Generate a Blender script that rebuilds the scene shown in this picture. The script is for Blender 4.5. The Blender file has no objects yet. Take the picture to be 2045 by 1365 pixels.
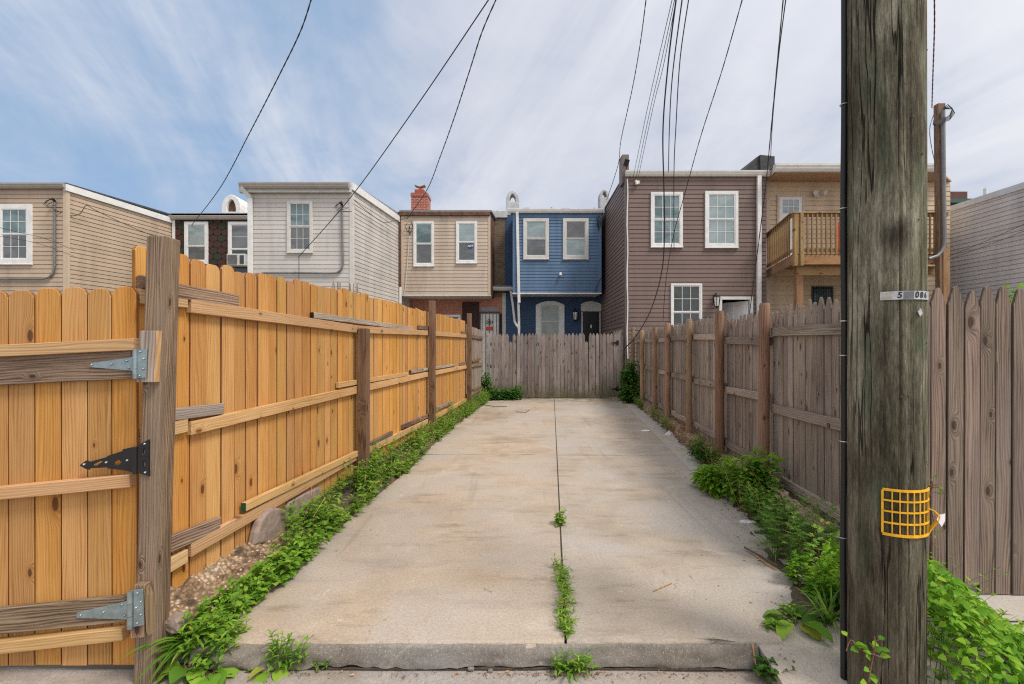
import bpy, math, random
from mathutils import Vector as V, Matrix, noise
random.seed(7)
R = random.random
def U_(a, b): return random.uniform(a, b)
F, CX, CY, H = 909.0, 1022.5, 695.0, 1.5          # measured from the photograph: focal length in pixels, horizon, eye height
def P(px, py, D): return V(((px-CX)*D/F, D, H-(py-CY)*D/F))
def X_(px, D): return (px-CX)*D/F
def Z_(py, D): return H-(py-CY)*D/F
def G(px, py, z=0.0):
    D = F*(H-z)/(py-CY)
    return V(((px-CX)*D/F, D, z))
scene = bpy.context.scene
COL = scene.collection

# ------------------------------------------------------------------ node helpers
class NT:
    def __init__(self, nt): self.nt = nt
    def n(self, typ, ins=None, **kw):
        nd = self.nt.nodes.new(typ)
        for k, v in kw.items(): setattr(nd, k, v)
        for k, v in (ins or {}).items():
            s = nd.inputs[k]
            if hasattr(v, 'is_output'): self.nt.links.new(v, s)
            else: s.default_value = v
        return nd
    def math(self, op, a, b=None, c=None, clamp=False):
        ins = {0: a}
        if b is not None: ins[1] = b
        if c is not None: ins[2] = c
        nd = self.n('ShaderNodeMath', ins, operation=op); nd.use_clamp = clamp
        return nd.outputs[0]
    def vm(self, op, a, b=None):
        ins = {0: a}
        if b is not None: ins[1] = b
        nd = self.n('ShaderNodeVectorMath', ins, operation=op)
        return nd.outputs['Value'] if op in ('DOT_PRODUCT', 'LENGTH') else nd.outputs[0]
    def noise(self, vec, scale, detail=4, rough=.55, dist=0):
        return self.n('ShaderNodeTexNoise', {'Vector': vec, 'Scale': scale, 'Detail': detail, 'Roughness': rough, 'Distortion': dist}).outputs[0]
    def ramp(self, fac, stops):
        nd = self.n('ShaderNodeValToRGB', {'Fac': fac}); cr = nd.color_ramp
        while len(cr.elements) < len(stops): cr.elements.new(.5)
        for e, (p, c) in zip(cr.elements, stops):
            e.position = p
            e.color = (c, c, c, 1) if isinstance(c, (int, float)) else (*c, 1)
        return nd.outputs[0]
    def mix(self, fac, a, b, mode='MIX'):
        nd = self.n('ShaderNodeMix', data_type='RGBA', blend_type=mode)
        for idx, v in ((0, fac), (6, a), (7, b)):
            s = nd.inputs[idx]
            if hasattr(v, 'is_output'): self.nt.links.new(v, s)
            else: s.default_value = (*v, 1) if isinstance(v, tuple) and len(v) == 3 else v
        return nd.outputs[2]
    def mapr(self, v, a, b, c=0., d=1., smooth=False):
        nd = self.n('ShaderNodeMapRange', {0: v, 1: a, 2: b, 3: c, 4: d})
        if smooth: nd.interpolation_type = 'SMOOTHSTEP'
        return nd.outputs[0]
    def bump(self, h, strength=.3, dist=.01):
        return self.n('ShaderNodeBump', {'Height': h, 'Strength': strength, 'Distance': dist}).outputs[0]

def newmat(name):
    m = bpy.data.materials.new(name); m.use_nodes = True
    t = NT(m.node_tree); b = m.node_tree.nodes['Principled BSDF']
    t.b = b
    return m, t
def setin(t, k, v):
    s = t.b.inputs[k]
    if hasattr(v, 'is_output'): t.nt.links.new(v, s)
    else: s.default_value = (*v, 1) if isinstance(v, tuple) and len(v) == 3 else v

def wood(name, light, mid, dark, knot=.35, var=.18, rough=.75, kcol=(.10, .045, .018), grey=None, contrast=1.0, bumps=.35, hue=.02, moss=0., ringw=.17):
    m, t = newmat(name)
    bl = t.n('ShaderNodeAttribute', attribute_name='bl').outputs['Vector']
    rnd = t.n('ShaderNodeAttribute', attribute_name='rnd').outputs['Fac']
    sp0 = t.n('ShaderNodeSeparateXYZ', {0: bl})
    kv = t.n('ShaderNodeCombineXYZ', {0: t.math('MULTIPLY', sp0.outputs[0], 7.5), 1: t.math('MULTIPLY', sp0.outputs[2], 3.4), 2: 0.}).outputs[0]
    vor = t.n('ShaderNodeTexVoronoi', {'Vector': kv, 'Scale': 1.0, 'Randomness': 1.0}, voronoi_dimensions='2D')
    gate = t.math('GREATER_THAN', t.n('ShaderNodeSeparateColor', {0: vor.outputs['Color']}).outputs[0], 1-knot)
    ks = t.math('POWER', t.n('ShaderNodeSeparateColor', {0: vor.outputs['Color']}).outputs[2], 1.6)
    dist = t.math('DIVIDE', vor.outputs['Distance'], t.mapr(ks, 0, 1, .35, 1.15))
    near = t.math('MULTIPLY', t.mapr(dist, .42, .0, 0, 1, True), gate)
    warp = t.noise(t.vm('MULTIPLY', bl, (6, 6, .8)), 1.0, 2)
    sep = t.n('ShaderNodeSeparateXYZ', {0: bl})
    x = t.math('ADD', sep.outputs[0], t.math('MULTIPLY', warp, .11))
    x = t.math('ADD', x, t.math('MULTIPLY', near, .05))
    gv = t.n('ShaderNodeCombineXYZ', {0: x, 1: sep.outputs[1], 2: t.math('MULTIPLY', sep.outputs[2], .03)}).outputs[0]
    rings = t.n('ShaderNodeTexWave', {'Vector': gv, 'Scale': 21.0, 'Distortion': 5.0, 'Detail': 4, 'Detail Scale': 1.6}).outputs['Fac']
    fine = t.noise(gv, 130, 5, .7)
    mott = t.noise(t.vm('MULTIPLY', bl, (5, 5, 1.2)), 1.0, 3)
    f = t.math('ADD', t.math('MULTIPLY', rings, ringw), t.math('MULTIPLY', fine, .62))
    f = t.math('ADD', f, t.math('MULTIPLY', mott, .5))
    fc = .56+ringw*.5; f = t.mapr(f, fc-.30/contrast, fc+.30/contrast)
    col = t.ramp(f, [(0, dark), (.42, mid), (1, light)])
    if grey:
        g = t.mapr(t.noise(t.vm('MULTIPLY', bl, (9, 9, .7)), 1., 4), .45, .68)
        col = t.mix(t.math('MULTIPLY', g, .7), col, grey)
    kn = t.math('MULTIPLY', t.mapr(dist, .13, .085, 0, 1, True), gate)
    col = t.mix(t.math('MULTIPLY', t.mapr(dist, .3, .1, 0, .45, True), gate), col, dark)
    col = t.mix(t.math('MULTIPLY', kn, .85), col, kcol)
    if moss:
        co = t.n('ShaderNodeTexCoord').outputs['Object']
        mz = t.math('ADD', t.n('ShaderNodeSeparateXYZ', {0: co}).outputs[2], t.math('MULTIPLY', t.noise(co, 3.5, 4), .9))
        col = t.mix(t.mapr(mz, .95, .48, 0, moss), col, (.085, .085, .022))
    hsv = t.n('ShaderNodeHueSaturation', {'Color': col, 'Hue': t.mapr(rnd, 0, 1, .5-hue, .5+hue), 'Saturation': t.mapr(t.math('FRACT', t.math('MULTIPLY', rnd, 7.3)), 0, 1, .94, 1.06), 'Value': t.mapr(t.math('FRACT', t.math('MULTIPLY', rnd, 3.7)), 0, 1, 1-var, 1+var)})
    setin(t, 'Base Color', hsv.outputs[0]); setin(t, 'Roughness', rough); setin(t, 'Specular IOR Level', .25)
    hgt = t.math('SUBTRACT', f, t.math('MULTIPLY', kn, .8))
    setin(t, 'Normal', t.bump(hgt, bumps, .004))
    return m

def plain(name, col, rough=.6, metal=0., spec=.5, nscale=6., namp=.12, bump=0., bscale=80.):
    m, t = newmat(name)
    co = t.n('ShaderNodeTexCoord').outputs['Object']
    nz = t.noise(co, nscale, 5, .6)
    v = t.mapr(nz, .3, .7, 1-namp, 1+namp)
    hs = t.n('ShaderNodeHueSaturation', {'Color': (*col, 1), 'Value': v})
    setin(t, 'Base Color', hs.outputs[0]); setin(t, 'Roughness', rough); setin(t, 'Metallic', metal); setin(t, 'Specular IOR Level', spec)
    if bump: setin(t, 'Normal', t.bump(t.noise(co, bscale, 3), bump, .004))
    return m

def siding_mat(name, col, streak=.10):
    m, t = newmat(name)
    co = t.n('ShaderNodeTexCoord').outputs['Object']
    st = t.noise(t.vm('MULTIPLY', co, (1.4, 1.4, .35)), 1., 3)
    bl = t.noise(co, .7, 3)
    v = t.math('ADD', t.mapr(st, .3, .7, 1-streak, 1+streak*.6), t.mapr(bl, .3, .7, -.05, .05))
    rnd = t.n('ShaderNodeAttribute', attribute_name='rnd').outputs['Fac']
    v = t.math('ADD', v, t.mapr(rnd, 0, 1, -.055, .045))
    dr = t.noise(t.vm('MULTIPLY', co, (2.6, 2.6, .3)), 1., 3, .5); v = t.math('SUBTRACT', v, t.mapr(dr, .50, .68, 0, .13))
    hs = t.n('ShaderNodeHueSaturation', {'Color': (*col, 1), 'Value': v})
    setin(t, 'Base Color', hs.outputs[0]); setin(t, 'Roughness', .55); setin(t, 'Specular IOR Level', .3)
    setin(t, 'Normal', t.bump(t.noise(t.vm('MULTIPLY', co, (1.2, 1.2, 3)), 1., 2), .15, .02))
    return m

def concrete(name, a, b, c, speck=.5, dark=.5, spots=True):
    m, t = newmat(name)
    co = t.n('ShaderNodeTexCoord').outputs['Object']
    big = t.noise(co, .55, 5, .6, .4)
    med = t.noise(co, 2.6, 6, .65, .3)
    col = t.ramp(t.math('ADD', t.math('MULTIPLY', big, .6), t.math('MULTIPLY', med, .42)), [(.36, b), (.52, a), (.68, c)])
    sx = t.noise(t.vm('MULTIPLY', co, (1.1, 4.5, 1)), 1.3, 6, .7)          # broom and water streaks across the slab
    col = t.mix(t.mapr(sx, .53, .72, 0, dark), col, (b[0]*.55, b[1]*.53, b[2]*.5))
    if spots:
        gr = t.noise(co, .8, 4, .55, .6)
        col = t.mix(t.mapr(gr, .42, .60, 0, .75), col, (c[0]*.86, c[1]*.92, c[2]*1.02))     # greyer worn patches
        wp = t.noise(co, 1.7, 5, .6, 1.2); col = t.mix(t.mapr(wp, .58, .66, 0, .38), col, (.56, .49, .41))
        ru = t.noise(t.vm('ADD', co, (7.3, 2.2, 0)), 1.1, 4, .6, .8); col = t.mix(t.mapr(ru, .62, .74, 0, .2), col, (.52, .37, .22))
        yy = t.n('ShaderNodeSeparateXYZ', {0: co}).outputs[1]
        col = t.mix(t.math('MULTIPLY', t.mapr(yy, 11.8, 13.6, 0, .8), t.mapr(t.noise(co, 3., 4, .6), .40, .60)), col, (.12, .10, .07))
        tm = t.noise(t.vm('MULTIPLY', co, (5.5, .35, 1)), 1., 4, .6); col = t.mix(t.mapr(tm, .60, .74, 0, .4), col, (.20, .165, .13))
    fine = t.noise(co, 65, 4, .75)
    if spots:
        fl = t.noise(t.vm('ADD', co, (3.1, 0, 5)), 7.5, 6, .7, .4); col = t.mix(t.mapr(fl, .675, .685, 0, .55), col, (.16, .135, .11))
        fl2 = t.noise(t.vm('ADD', co, (9.1, 4, 5)), 5.5, 6, .72, .6); col = t.mix(t.mapr(fl2, .66, .68, 0, .5), col, (.62, .57, .50))
        cvw = t.vm('ADD', co, t.vm('MULTIPLY', t.n('ShaderNodeTexNoise', {'Vector': co, 'Scale': 4., 'Detail': 5.}).outputs['Color'], (.22, .22, 0)))
        ce = t.n('ShaderNodeTexVoronoi', {'Vector': cvw, 'Scale': .62}, feature='DISTANCE_TO_EDGE').outputs['Distance']
        ckm = t.math('MULTIPLY', t.mapr(ce, .0022, .0006, 0, 1), t.mapr(t.noise(co, 1.1, 2), .56, .62)); col = t.mix(t.math('MULTIPLY', ckm, .28), col, (.12, .10, .08))
    col = t.mix(t.mapr(fine, .40, .66, 0, .36), col, (b[0]*.48, b[1]*.46, b[2]*.44))
    grit = t.noise(co, 210, 2, .6)
    col = t.mix(t.mapr(grit, .62, .74, 0, speck), col, (.66, .62, .55))
    col = t.mix(t.mapr(grit, .36, .26, 0, speck), col, (.07, .06, .05))
    if spots:
        vo = t.n('ShaderNodeTexVoronoi', {'Vector': t.vm('ADD', co, t.n('ShaderNodeTexNoise', {'Vector': co, 'Scale': 9.}).outputs['Color']), 'Scale': 3.1})
        g = t.math('GREATER_THAN', t.n('ShaderNodeSeparateColor', {0: vo.outputs['Color']}).outputs[1], .86)
        col = t.mix(t.math('MULTIPLY', t.mapr(vo.outputs['Distance'], .2, .05, 0, .45, True), g), col, (.12, .10, .085))
    setin(t, 'Base Color', col); setin(t, 'Roughness', .9); setin(t, 'Specular IOR Level', .2)
    hh = t.math('ADD', t.math('MULTIPLY', fine, .5), t.math('MULTIPLY', grit, .5))
    setin(t, 'Normal', t.bump(hh, .45, .004))
    return m

def brick(name, c1, c2, mortar, sc=1., rough=.85):
    m, t = newmat(name)
    co = t.n('ShaderNodeTexCoord').outputs['Object']
    s = t.n('ShaderNodeSeparateXYZ', {0: co})
    uv = t.n('ShaderNodeCombineXYZ', {0: t.math('ADD', s.outputs[0], s.outputs[1]), 1: s.outputs[2]}).outputs[0]
    bt = t.n('ShaderNodeTexBrick', {'Vector': uv, 'Color1': (*c1, 1), 'Color2': (*c2, 1), 'Mortar': (*mortar, 1), 'Scale': sc, 'Mortar Size': .009, 'Brick Width': .21, 'Row Height': .072, 'Bias': 0.})
    col = t.mix(t.mapr(t.noise(co, 5, 5, .7), .4, .7, 0, .5), bt.outputs[0], (c1[0]*.55, c1[1]*.5, c1[2]*.5))
    setin(t, 'Base Color', col); setin(t, 'Roughness', rough)
    setin(t, 'Normal', t.bump(t.math('SUBTRACT', t.math('MULTIPLY', t.noise(co, 60, 3), .3), bt.outputs[1]), .6, .008))
    return m

def leafmat(name, a, b, c, trans=.35):
    m, t = newmat(name)
    rnd = t.n('ShaderNodeAttribute', attribute_name='rnd').outputs['Fac']
    col = t.ramp(rnd, [(0, a), (.5, b), (.93, c), (1, (.42, .36, .06))])
    setin(t, 'Base Color', col); setin(t, 'Roughness', .55); setin(t, 'Specular IOR Level', .18)
    tr = t.n('ShaderNodeBsdfTranslucent', {'Color': t.mix(.5, col, (.25, .42, .03), 'MIX')})
    mx = t.n('ShaderNodeMixShader', {0: trans, 1: t.b.outputs[0], 2: tr.outputs[0]})
    t.nt.links.new(mx.outputs[0], t.nt.nodes['Material Output'].inputs[0])
    return m

def panemat(name, col, col2=None, rough=.06):
    m, t = newmat(name)
    co = t.n('ShaderNodeTexCoord').outputs['Object']
    c2 = col2 or (col[0]*.7, col[1]*.75, col[2]*.75)
    nz = t.noise(t.vm('MULTIPLY', co, (1.3, 1.3, 2.2)), 1.2, 4, .6, .6)  # cloud reflection painted into the pane colour as mottling
    zs = t.n('ShaderNodeSeparateXYZ', {0: co}).outputs[2]
    slat = t.mapr(t.math('FRACT', t.math('MULTIPLY', zs, 17.)), .0, .3, .82, 1.)      # blinds behind the glass
    pc = t.n('ShaderNodeHueSaturation', {'Color': t.ramp(nz, [(.38, c2), (.62, col)]), 'Value': slat}).outputs[0]
    setin(t, 'Base Color', pc); setin(t, 'Roughness', rough); setin(t, 'Specular IOR Level', .8)
    setin(t, 'Normal', t.bump(t.noise(co, 1.6, 2), .06, .05))
    return m

# ------------------------------------------------------------------ mesh builder
class MB:
    def __init__(s): s.v = []; s.f = []; s.bl = []; s.r = []; s.mi = []; s.sm = []
    def add(s, vs, fs, bl=None, rnd=0., mi=0, smooth=False):
        o = len(s.v); s.v += [tuple(v) for v in vs]
        s.bl += [tuple(b) for b in bl] if bl else [tuple(v) for v in vs]
        s.r += [rnd]*len(vs)
        for f in fs: s.f.append(tuple(i+o for i in f)); s.mi.append(mi); s.sm.append(smooth)
    def prism(s, poly, o, ex, ey, ez, depth, rnd=None, mi=0, side=None):
        rnd = R() if rnd is None else rnd
        n = len(poly); ox, oz = rnd*37.1, (rnd*91.7) % 17
        vs, bl = [], []
        for d in (0, depth):
            for (a, b) in poly:
                vs.append(o+ex*a+ey*b+ez*d); bl.append((a+ox, d, b+oz))
        fs = [tuple(range(n)), tuple(range(2*n-1, n-1, -1))]
        for i in range(n):
            j = (i+1) % n; fs.append((i, i+n, j+n, j))
        s.add(vs, fs, bl, rnd, mi)
        if side is not None:
            for q in range(n): s.mi[-1-q] = side
    def board(s, p0, p1, wd, w, t, rnd=None, mi=0, taper=1.):
        """a plank from p0 to p1 (centre of its section), wd = width direction"""
        p0, p1 = V(p0), V(p1); al = p1-p0; L = al.length; al.normalize()
        wd = V(wd); wd = (wd-al*wd.dot(al)).normalized(); td = al.cross(wd)
        s.prism([(-w/2, 0), (w/2, 0), (w/2*taper, L), (-w/2*taper, L)], p0-td*t/2, wd, al, td, t, rnd, mi)
    def box(s, a, b, rnd=None, mi=0):
        a, b = V(a), V(b)
        s.prism([(0, 0), (b.x-a.x, 0), (b.x-a.x, b.z-a.z), (0, b.z-a.z)], V((a.x, b.y, a.z)), V((1, 0, 0)), V((0, 0, 1)), V((0, -1, 0)), b.y-a.y, rnd, mi)
    def fbox(s, fr, x0, x1, z0, z1, y0, y1, rnd=None, mi=0):
        s.prism([(0, 0), (x1-x0, 0), (x1-x0, z1-z0), (0, z1-z0)], fr.p(x0, z0, y0), fr.ex, V((0, 0, 1)), fr.n, y1-y0, rnd, mi)
    def tube(s, pts, r, seg=8, cap=True, rnd=0., mi=0):
        pts = [V(p) for p in pts]; n = len(pts); rs = r if isinstance(r, (list, tuple)) else [r]*n
        vs, bl, L = [], [], 0.
        up = None
        for i, p in enumerate(pts):
            d = (pts[min(i+1, n-1)]-pts[max(i-1, 0)])
            d = d.normalized() if d.length > 1e-9 else V((0, 0, 1))
            if up is None: up = V((1, 0, 0)) if abs(d.x) < .8 else V((0, 1, 0))
            a = (up-d*up.dot(d)).normalized(); b = d.cross(a); up = a
            if i: L += (p-pts[i-1]).length
            for k in range(seg):
                t = 2*math.pi*k/seg
                vs.append(p+(a*math.cos(t)+b*math.sin(t))*rs[i]); bl.append((t*rs[i]+rnd*31, 0, L+rnd*11))
        fs = []
        for i in range(n-1):
            for k in range(seg):
                k2 = (k+1) % seg
                fs.append((i*seg+k, i*seg+k2, (i+1)*seg+k2, (i+1)*seg+k))
        s.add(vs, fs, bl, rnd, mi, smooth=seg > 5)
        if cap:
            s.add(vs[:seg], [tuple(range(seg-1, -1, -1))], bl[:seg], rnd, mi); s.add(vs[-seg:], [tuple(range(seg))], bl[-seg:], rnd, mi)
    def leaf(s, p, d, nrm, L, W, rnd=None, fold=.18, curl=.2, mi=0):
        d = d.normalized(); sd = d.cross(nrm)
        if sd.length < 1e-4: sd = d.cross(V((.3, .5, .8)))
        sd.normalize(); up = sd.cross(d)
        rnd = R() if rnd is None else rnd
        if L > .085:
            k = 7; vs = []; q = V(p); dd = V(d); uu = V(up)
            for i in range(k+1):
                t = i/k; w = W*.5*(math.sin(math.pi*min(1, t**.8*.98+.01))**.85)+.001; wv = uu*(.05*W*math.sin(i*2.3+rnd*9))
                vs += [q-sd*w+uu*fold*w*2+wv, q, q+sd*w+uu*fold*w*2-wv]
                q = q+dd*L/k; dd = (dd-uu*curl*.22).normalized(); uu = sd.cross(dd)
            fs = []
            for i in range(k): a_ = 3*i; fs += [(a_, a_+1, a_+4, a_+3), (a_+1, a_+2, a_+5, a_+4)]
            s.add(vs, fs, None, rnd, mi, True); return
        m1 = p+d*L*.35+up*curl*L*.06; m2 = p+d*L*.7-up*curl*L*.08; t = p+d*L-up*curl*L*.35
        a, b = W*.5, W*.36
        vs = [p, m1, m2, t, m1-sd*a+up*fold*W, m2-sd*b+up*fold*W*.8, m1+sd*a+up*fold*W, m2+sd*b+up*fold*W*.8]
        s.add(vs, [(0, 1, 4), (0, 6, 1), (4, 1, 2, 5), (1, 6, 7, 2), (5, 2, 3), (2, 7, 3)], None, rnd, mi, True)
    def build(s, name, mats, parent=None, bevel=0., loc=None, bseg=1):
        me = bpy.data.meshes.new(name)
        off = V(loc) if loc is not None else V((0, 0, 0))
        me.from_pydata([tuple(V(v)-off) for v in s.v], [], s.f)
        a = me.attributes.new('bl', 'FLOAT_VECTOR', 'POINT'); a.data.foreach_set('vector', [c for b in s.bl for c in b])
        a = me.attributes.new('rnd', 'FLOAT', 'POINT'); a.data.foreach_set('value', s.r)
        for m in (mats if isinstance(mats, (list, tuple)) else [mats]): me.materials.append(m)
        me.polygons.foreach_set('material_index', s.mi); me.polygons.foreach_set('use_smooth', s.sm)
        me.update()
        o = bpy.data.objects.new(name, me); COL.objects.link(o)
        o.location = off
        BASE[o.name] = off
        if parent: attach(o, parent)
        if bevel:
            md = o.modifiers.new('bevel', 'BEVEL'); md.width = bevel; md.segments = bseg; md.limit_method = 'ANGLE'; md.angle_limit = math.radians(40)
        return o

BASE = {}
def attach(o, parent):
    o.parent = parent
    b = BASE.get(parent.name, V((0, 0, 0)))
    o.matrix_parent_inverse = Matrix.Translation(-b)
    BASE[o.name] = V(o.location)
def thing(name, label, cat, loc=(0, 0, 0), group=None):
    o = bpy.data.objects.new(name, None); COL.objects.link(o); o.location = loc; o.empty_display_size = .1
    BASE[o.name] = V(loc)
    return tag(o, label, cat, group)
def tag(o, label, cat, group=None):
    o['label'] = label; o['category'] = cat
    if group: o['group'] = group
    return o
def kind(o, k): o['kind'] = k; return o

class Frame:
    """a wall plane: origin, horizontal direction, outward normal"""
    def __init__(s, o, ex, n): s.o = V(o); s.ex = V(ex).normalized(); s.n = V(n).normalized()
    def p(s, x, z, y=0.): return s.o+s.ex*x+s.n*y+V((0, 0, z))

def text_geo(body, size, shear=0., bold=0.):
    c = bpy.data.curves.new('t', 'FONT'); c.body = body; c.size = size; c.shear = shear; c.offset = bold; c.resolution_u = 3
    c.align_x = 'CENTER'; c.align_y = 'CENTER'
    o = bpy.data.objects.new('t', c); COL.objects.link(o)
    bpy.context.view_layer.update()
    me = o.evaluated_get(bpy.context.evaluated_depsgraph_get()).to_mesh()
    vs = [tuple(v.co) for v in me.vertices]; fs = [tuple(p.vertices) for p in me.polygons]
    bpy.data.objects.remove(o); bpy.data.curves.remove(c)
    return vs, fs

# ------------------------------------------------------------------ materials
M = {}
M['pine'] = wood('fresh_pine', (.69, .40, .15), (.545, .268, .073), (.30, .12, .028), knot=.22, var=.2, contrast=1.0, kcol=(.10, .035, .010), hue=.006, ringw=.18)
M['pine_rail'] = wood('fresh_pine_rail', (.68, .45, .245), (.55, .325, .15), (.34, .165, .06), knot=.25, var=.1, contrast=1.1, kcol=(.17, .07, .02), hue=.008, ringw=.2)
M['pine_edge'] = wood('shade_pine_edge', (.34, .155, .045), (.25, .105, .028), (.13, .05, .015), knot=0., var=.1)  # picket sides coloured dark to paint the shade between boards
M['grey_edge'] = wood('shade_grey_edge', (.20, .16, .13), (.12, .092, .075), (.05, .036, .03), knot=0., var=.1)  # gap shade painted on the sides of the weathered pickets
M['grey_wood'] = wood('weathered_wood', (.48, .40, .335), (.30, .236, .19), (.09, .066, .052), knot=.36, var=.3, contrast=1.65, kcol=(.07, .04, .028), grey=(.32, .28, .245), bumps=.6, hue=.012)
M['front_wood'] = wood('weathered_brown_wood', (.36, .27, .215), (.225, .162, .126), (.07, .049, .038), knot=.40, var=.2, contrast=1.5, kcol=(.06, .03, .02), grey=(.19, .155, .14), bumps=.5, hue=.01)
M['far_wood'] = wood('far_weathered_wood', (.35, .295, .27), (.235, .19, .17), (.10, .075, .065), knot=.5, var=.22, contrast=1.6, kcol=(.06, .04, .03), bumps=.5, hue=.015, moss=.75)
M['post_wood'] = wood('rough_post_wood', (.43, .29, .185), (.25, .152, .09), (.055, .03, .018), knot=.3, var=.1, contrast=2.1, kcol=(.05, .025, .015), grey=(.29, .21, .15), bumps=.8)
M['brown_post'] = wood('brown_round_post', (.40, .275, .18), (.275, .172, .105), (.12, .068, .04), knot=.25, var=.2, contrast=1.6, kcol=(.08, .035, .015), bumps=.5)
M['dark_post'] = wood('dark_brown_post', (.27, .175, .11), (.185, .115, .07), (.085, .048, .028), knot=.25, var=.12, contrast=1.5, kcol=(.06, .03, .015), bumps=.5)
M['scrap'] = wood('grey_brown_scrap', (.38, .28, .19), (.25, .17, .11), (.10, .06, .038), knot=.25, var=.2, contrast=1.9, kcol=(.05, .03, .02), bumps=.8)
M['deck'] = wood('treated_deck_wood', (.40, .26, .125), (.285, .17, .08), (.16, .085, .036), knot=.3, var=.16, contrast=1.5, kcol=(.1, .045, .015))
M['tan'] = siding_mat('tan_siding', (.50, .385, .285))
M['ivory'] = siding_mat('pale_grey_siding', (.60, .56, .525), .06)
M['beige'] = siding_mat('beige_siding', (.56, .455, .365))
M['blue'] = siding_mat('blue_siding', (.125, .205, .33), .10)
M['brown'] = siding_mat('brown_siding', (.195, .138, .122), .08)
M['yellow'] = siding_mat('yellow_tan_siding', (.62, .485, .335))
M['gray'] = siding_mat('grey_siding', (.62, .61, .63))
M['white'] = plain('white_vinyl', (.74, .735, .72), .45, namp=.10)
M['offwhite'] = plain('off_white_trim', (.62, .60, .56), .5, namp=.1)
M['tantrim'] = plain('tan_trim', (.55, .43, .32), .5, namp=.06)
M['gutter'] = plain('taupe_gutter', (.36, .325, .29), .45, namp=.1)
M['browntrim'] = plain('brown_trim', (.16, .115, .10), .5, namp=.1)
M['soffit'] = plain('brown_tan_soffit', (.40, .27, .16), .6, namp=.1)
M['roof'] = plain('dark_roofing', (.055, .055, .06), .8, namp=.35, nscale=9)
M['greyroof'] = plain('grey_roofing', (.22, .22, .23), .7, namp=.3, nscale=7)
M['rust'] = plain('rusty_metal', (.115, .056, .034), .8, namp=.6, nscale=9, bump=.3)
M['black'] = plain('black_rubber', (.012, .012, .013), .5, namp=.2)
M['blackmetal'] = plain('black_painted_metal', (.012, .012, .014), .35, .0, namp=.1)
M['wire'] = plain('black_wire', (.02, .02, .022), .6, namp=.1)
M['redwire'] = plain('red_wire', (.22, .02, .035), .5, namp=.1)
M['galv'] = plain('galvanised_steel', (.33, .41, .43), .38, .75, namp=.22, nscale=25)
M['pipe'] = plain('grey_conduit', (.20, .20, .205), .45, .3, namp=.15)
M['yellowplastic'] = plain('yellow_plastic', (.88, .46, .01), .5, namp=.22, nscale=40)
M['alu'] = plain('aluminium_tag', (.55, .55, .55), .35, .7, namp=.3, nscale=30)
M['stucco'] = plain('grey_white_render', (.50, .50, .50), .9, namp=.25, nscale=8, bump=.4)
M['whitestucco'] = plain('white_render', (.70, .69, .67), .9, namp=.15, nscale=8, bump=.4)
M['stone'] = plain('pink_grey_stone', (.29, .215, .178), .9, namp=.3, nscale=18, bump=.7)
M['salmon'] = brick('salmon_painted_brick', (.46, .20, .135), (.43, .185, .12), (.40, .17, .115))
M['maroon'] = brick('maroon_painted_brick', (.055, .025, .025), (.05, .022, .022), (.04, .018, .018))
M['navy'] = brick('navy_painted_brick', (.045, .092, .18), (.05, .10, .195), (.03, .06, .12))
M['rawbrick'] = brick('weathered_tan_brick', (.24, .165, .09), (.13, .095, .062), (.22, .19, .15))
M['redbrick'] = brick('red_brick', (.42, .085, .04), (.33, .062, .032), (.50, .40, .34))
M['darkbrick'] = brick('dark_red_brick', (.16, .05, .035), (.12, .04, .03), (.14, .10, .09))
M['whitebrick'] = brick('white_painted_brick', (.62, .61, .58), (.58, .57, .55), (.5, .49, .47))
M['pane'] = panemat('teal_pane', (.19, .27, .285), (.075, .125, .135))
M['paneblind'] = panemat('pale_pane', (.33, .40, .41), (.23, .30, .31))
M['panedark'] = panemat('dark_pane', (.045, .055, .055), (.02, .025, .022))
M['panegreen'] = panemat('painted_reflection_pane', (.30, .34, .30), (.16, .21, .15))
M['panegrey'] = panemat('screened_pane', (.16, .17, .175), (.09, .10, .105), .15)
M['interior'] = plain('dark_interior', (.03, .028, .026), .9, namp=.3)
M['leaf'] = leafmat('weed_leaf', (.07, .17, .018), (.16, .33, .032), (.30, .47, .055))
M['darkleaf'] = leafmat('ivy_leaf', (.02, .065, .012), (.045, .13, .018), (.09, .22, .03))
M['mug'] = leafmat('mugwort_leaf', (.05, .14, .024), (.12, .27, .04), (.24, .42, .065))
M['vine'] = leafmat('vine_leaf', (.06, .18, .012), (.14, .33, .018), (.30, .50, .035), .4)
M['stem'] = plain('plant_stem', (.13, .16, .04), .6, namp=.3)
M['redstem'] = plain('reddish_stem', (.20, .09, .05), .6, namp=.3)
M['lamp'] = plain('lamp_glass', (.75, .74, .70), .2, namp=.1)
M['paper'] = plain('white_paper', (.75, .75, .76), .7, namp=.1)
M['twig'] = plain('dry_twig', (.13, .09, .06), .9, namp=.3)
M['straw'] = plain('dry_leaf', (.42, .24, .11), .8, namp=.4, nscale=30)
M['concL'] = concrete('tan_concrete', (.46, .37, .282), (.33, .26, .197), (.54, .45, .36), speck=.38, dark=.8)
M['concR'] = concrete('grey_tan_concrete', (.445, .375, .302), (.325, .27, .215), (.52, .45, .375), speck=.38, dark=.8)
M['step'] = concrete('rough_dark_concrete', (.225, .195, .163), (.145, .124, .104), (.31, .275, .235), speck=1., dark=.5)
M['alley'] = concrete('alley_concrete', (.36, .305, .26), (.26, .215, .18), (.44, .39, .34), speck=.8, dark=.6)
M['apron'] = concrete('apron_concrete', (.50, .44, .37), (.40, .34, .28), (.56, .50, .43), speck=.5, dark=.4)
M['dark_dirt'] = plain('dark_dirt', (.07, .05, .035), .95, namp=.5, nscale=30, bump=.6)
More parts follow.
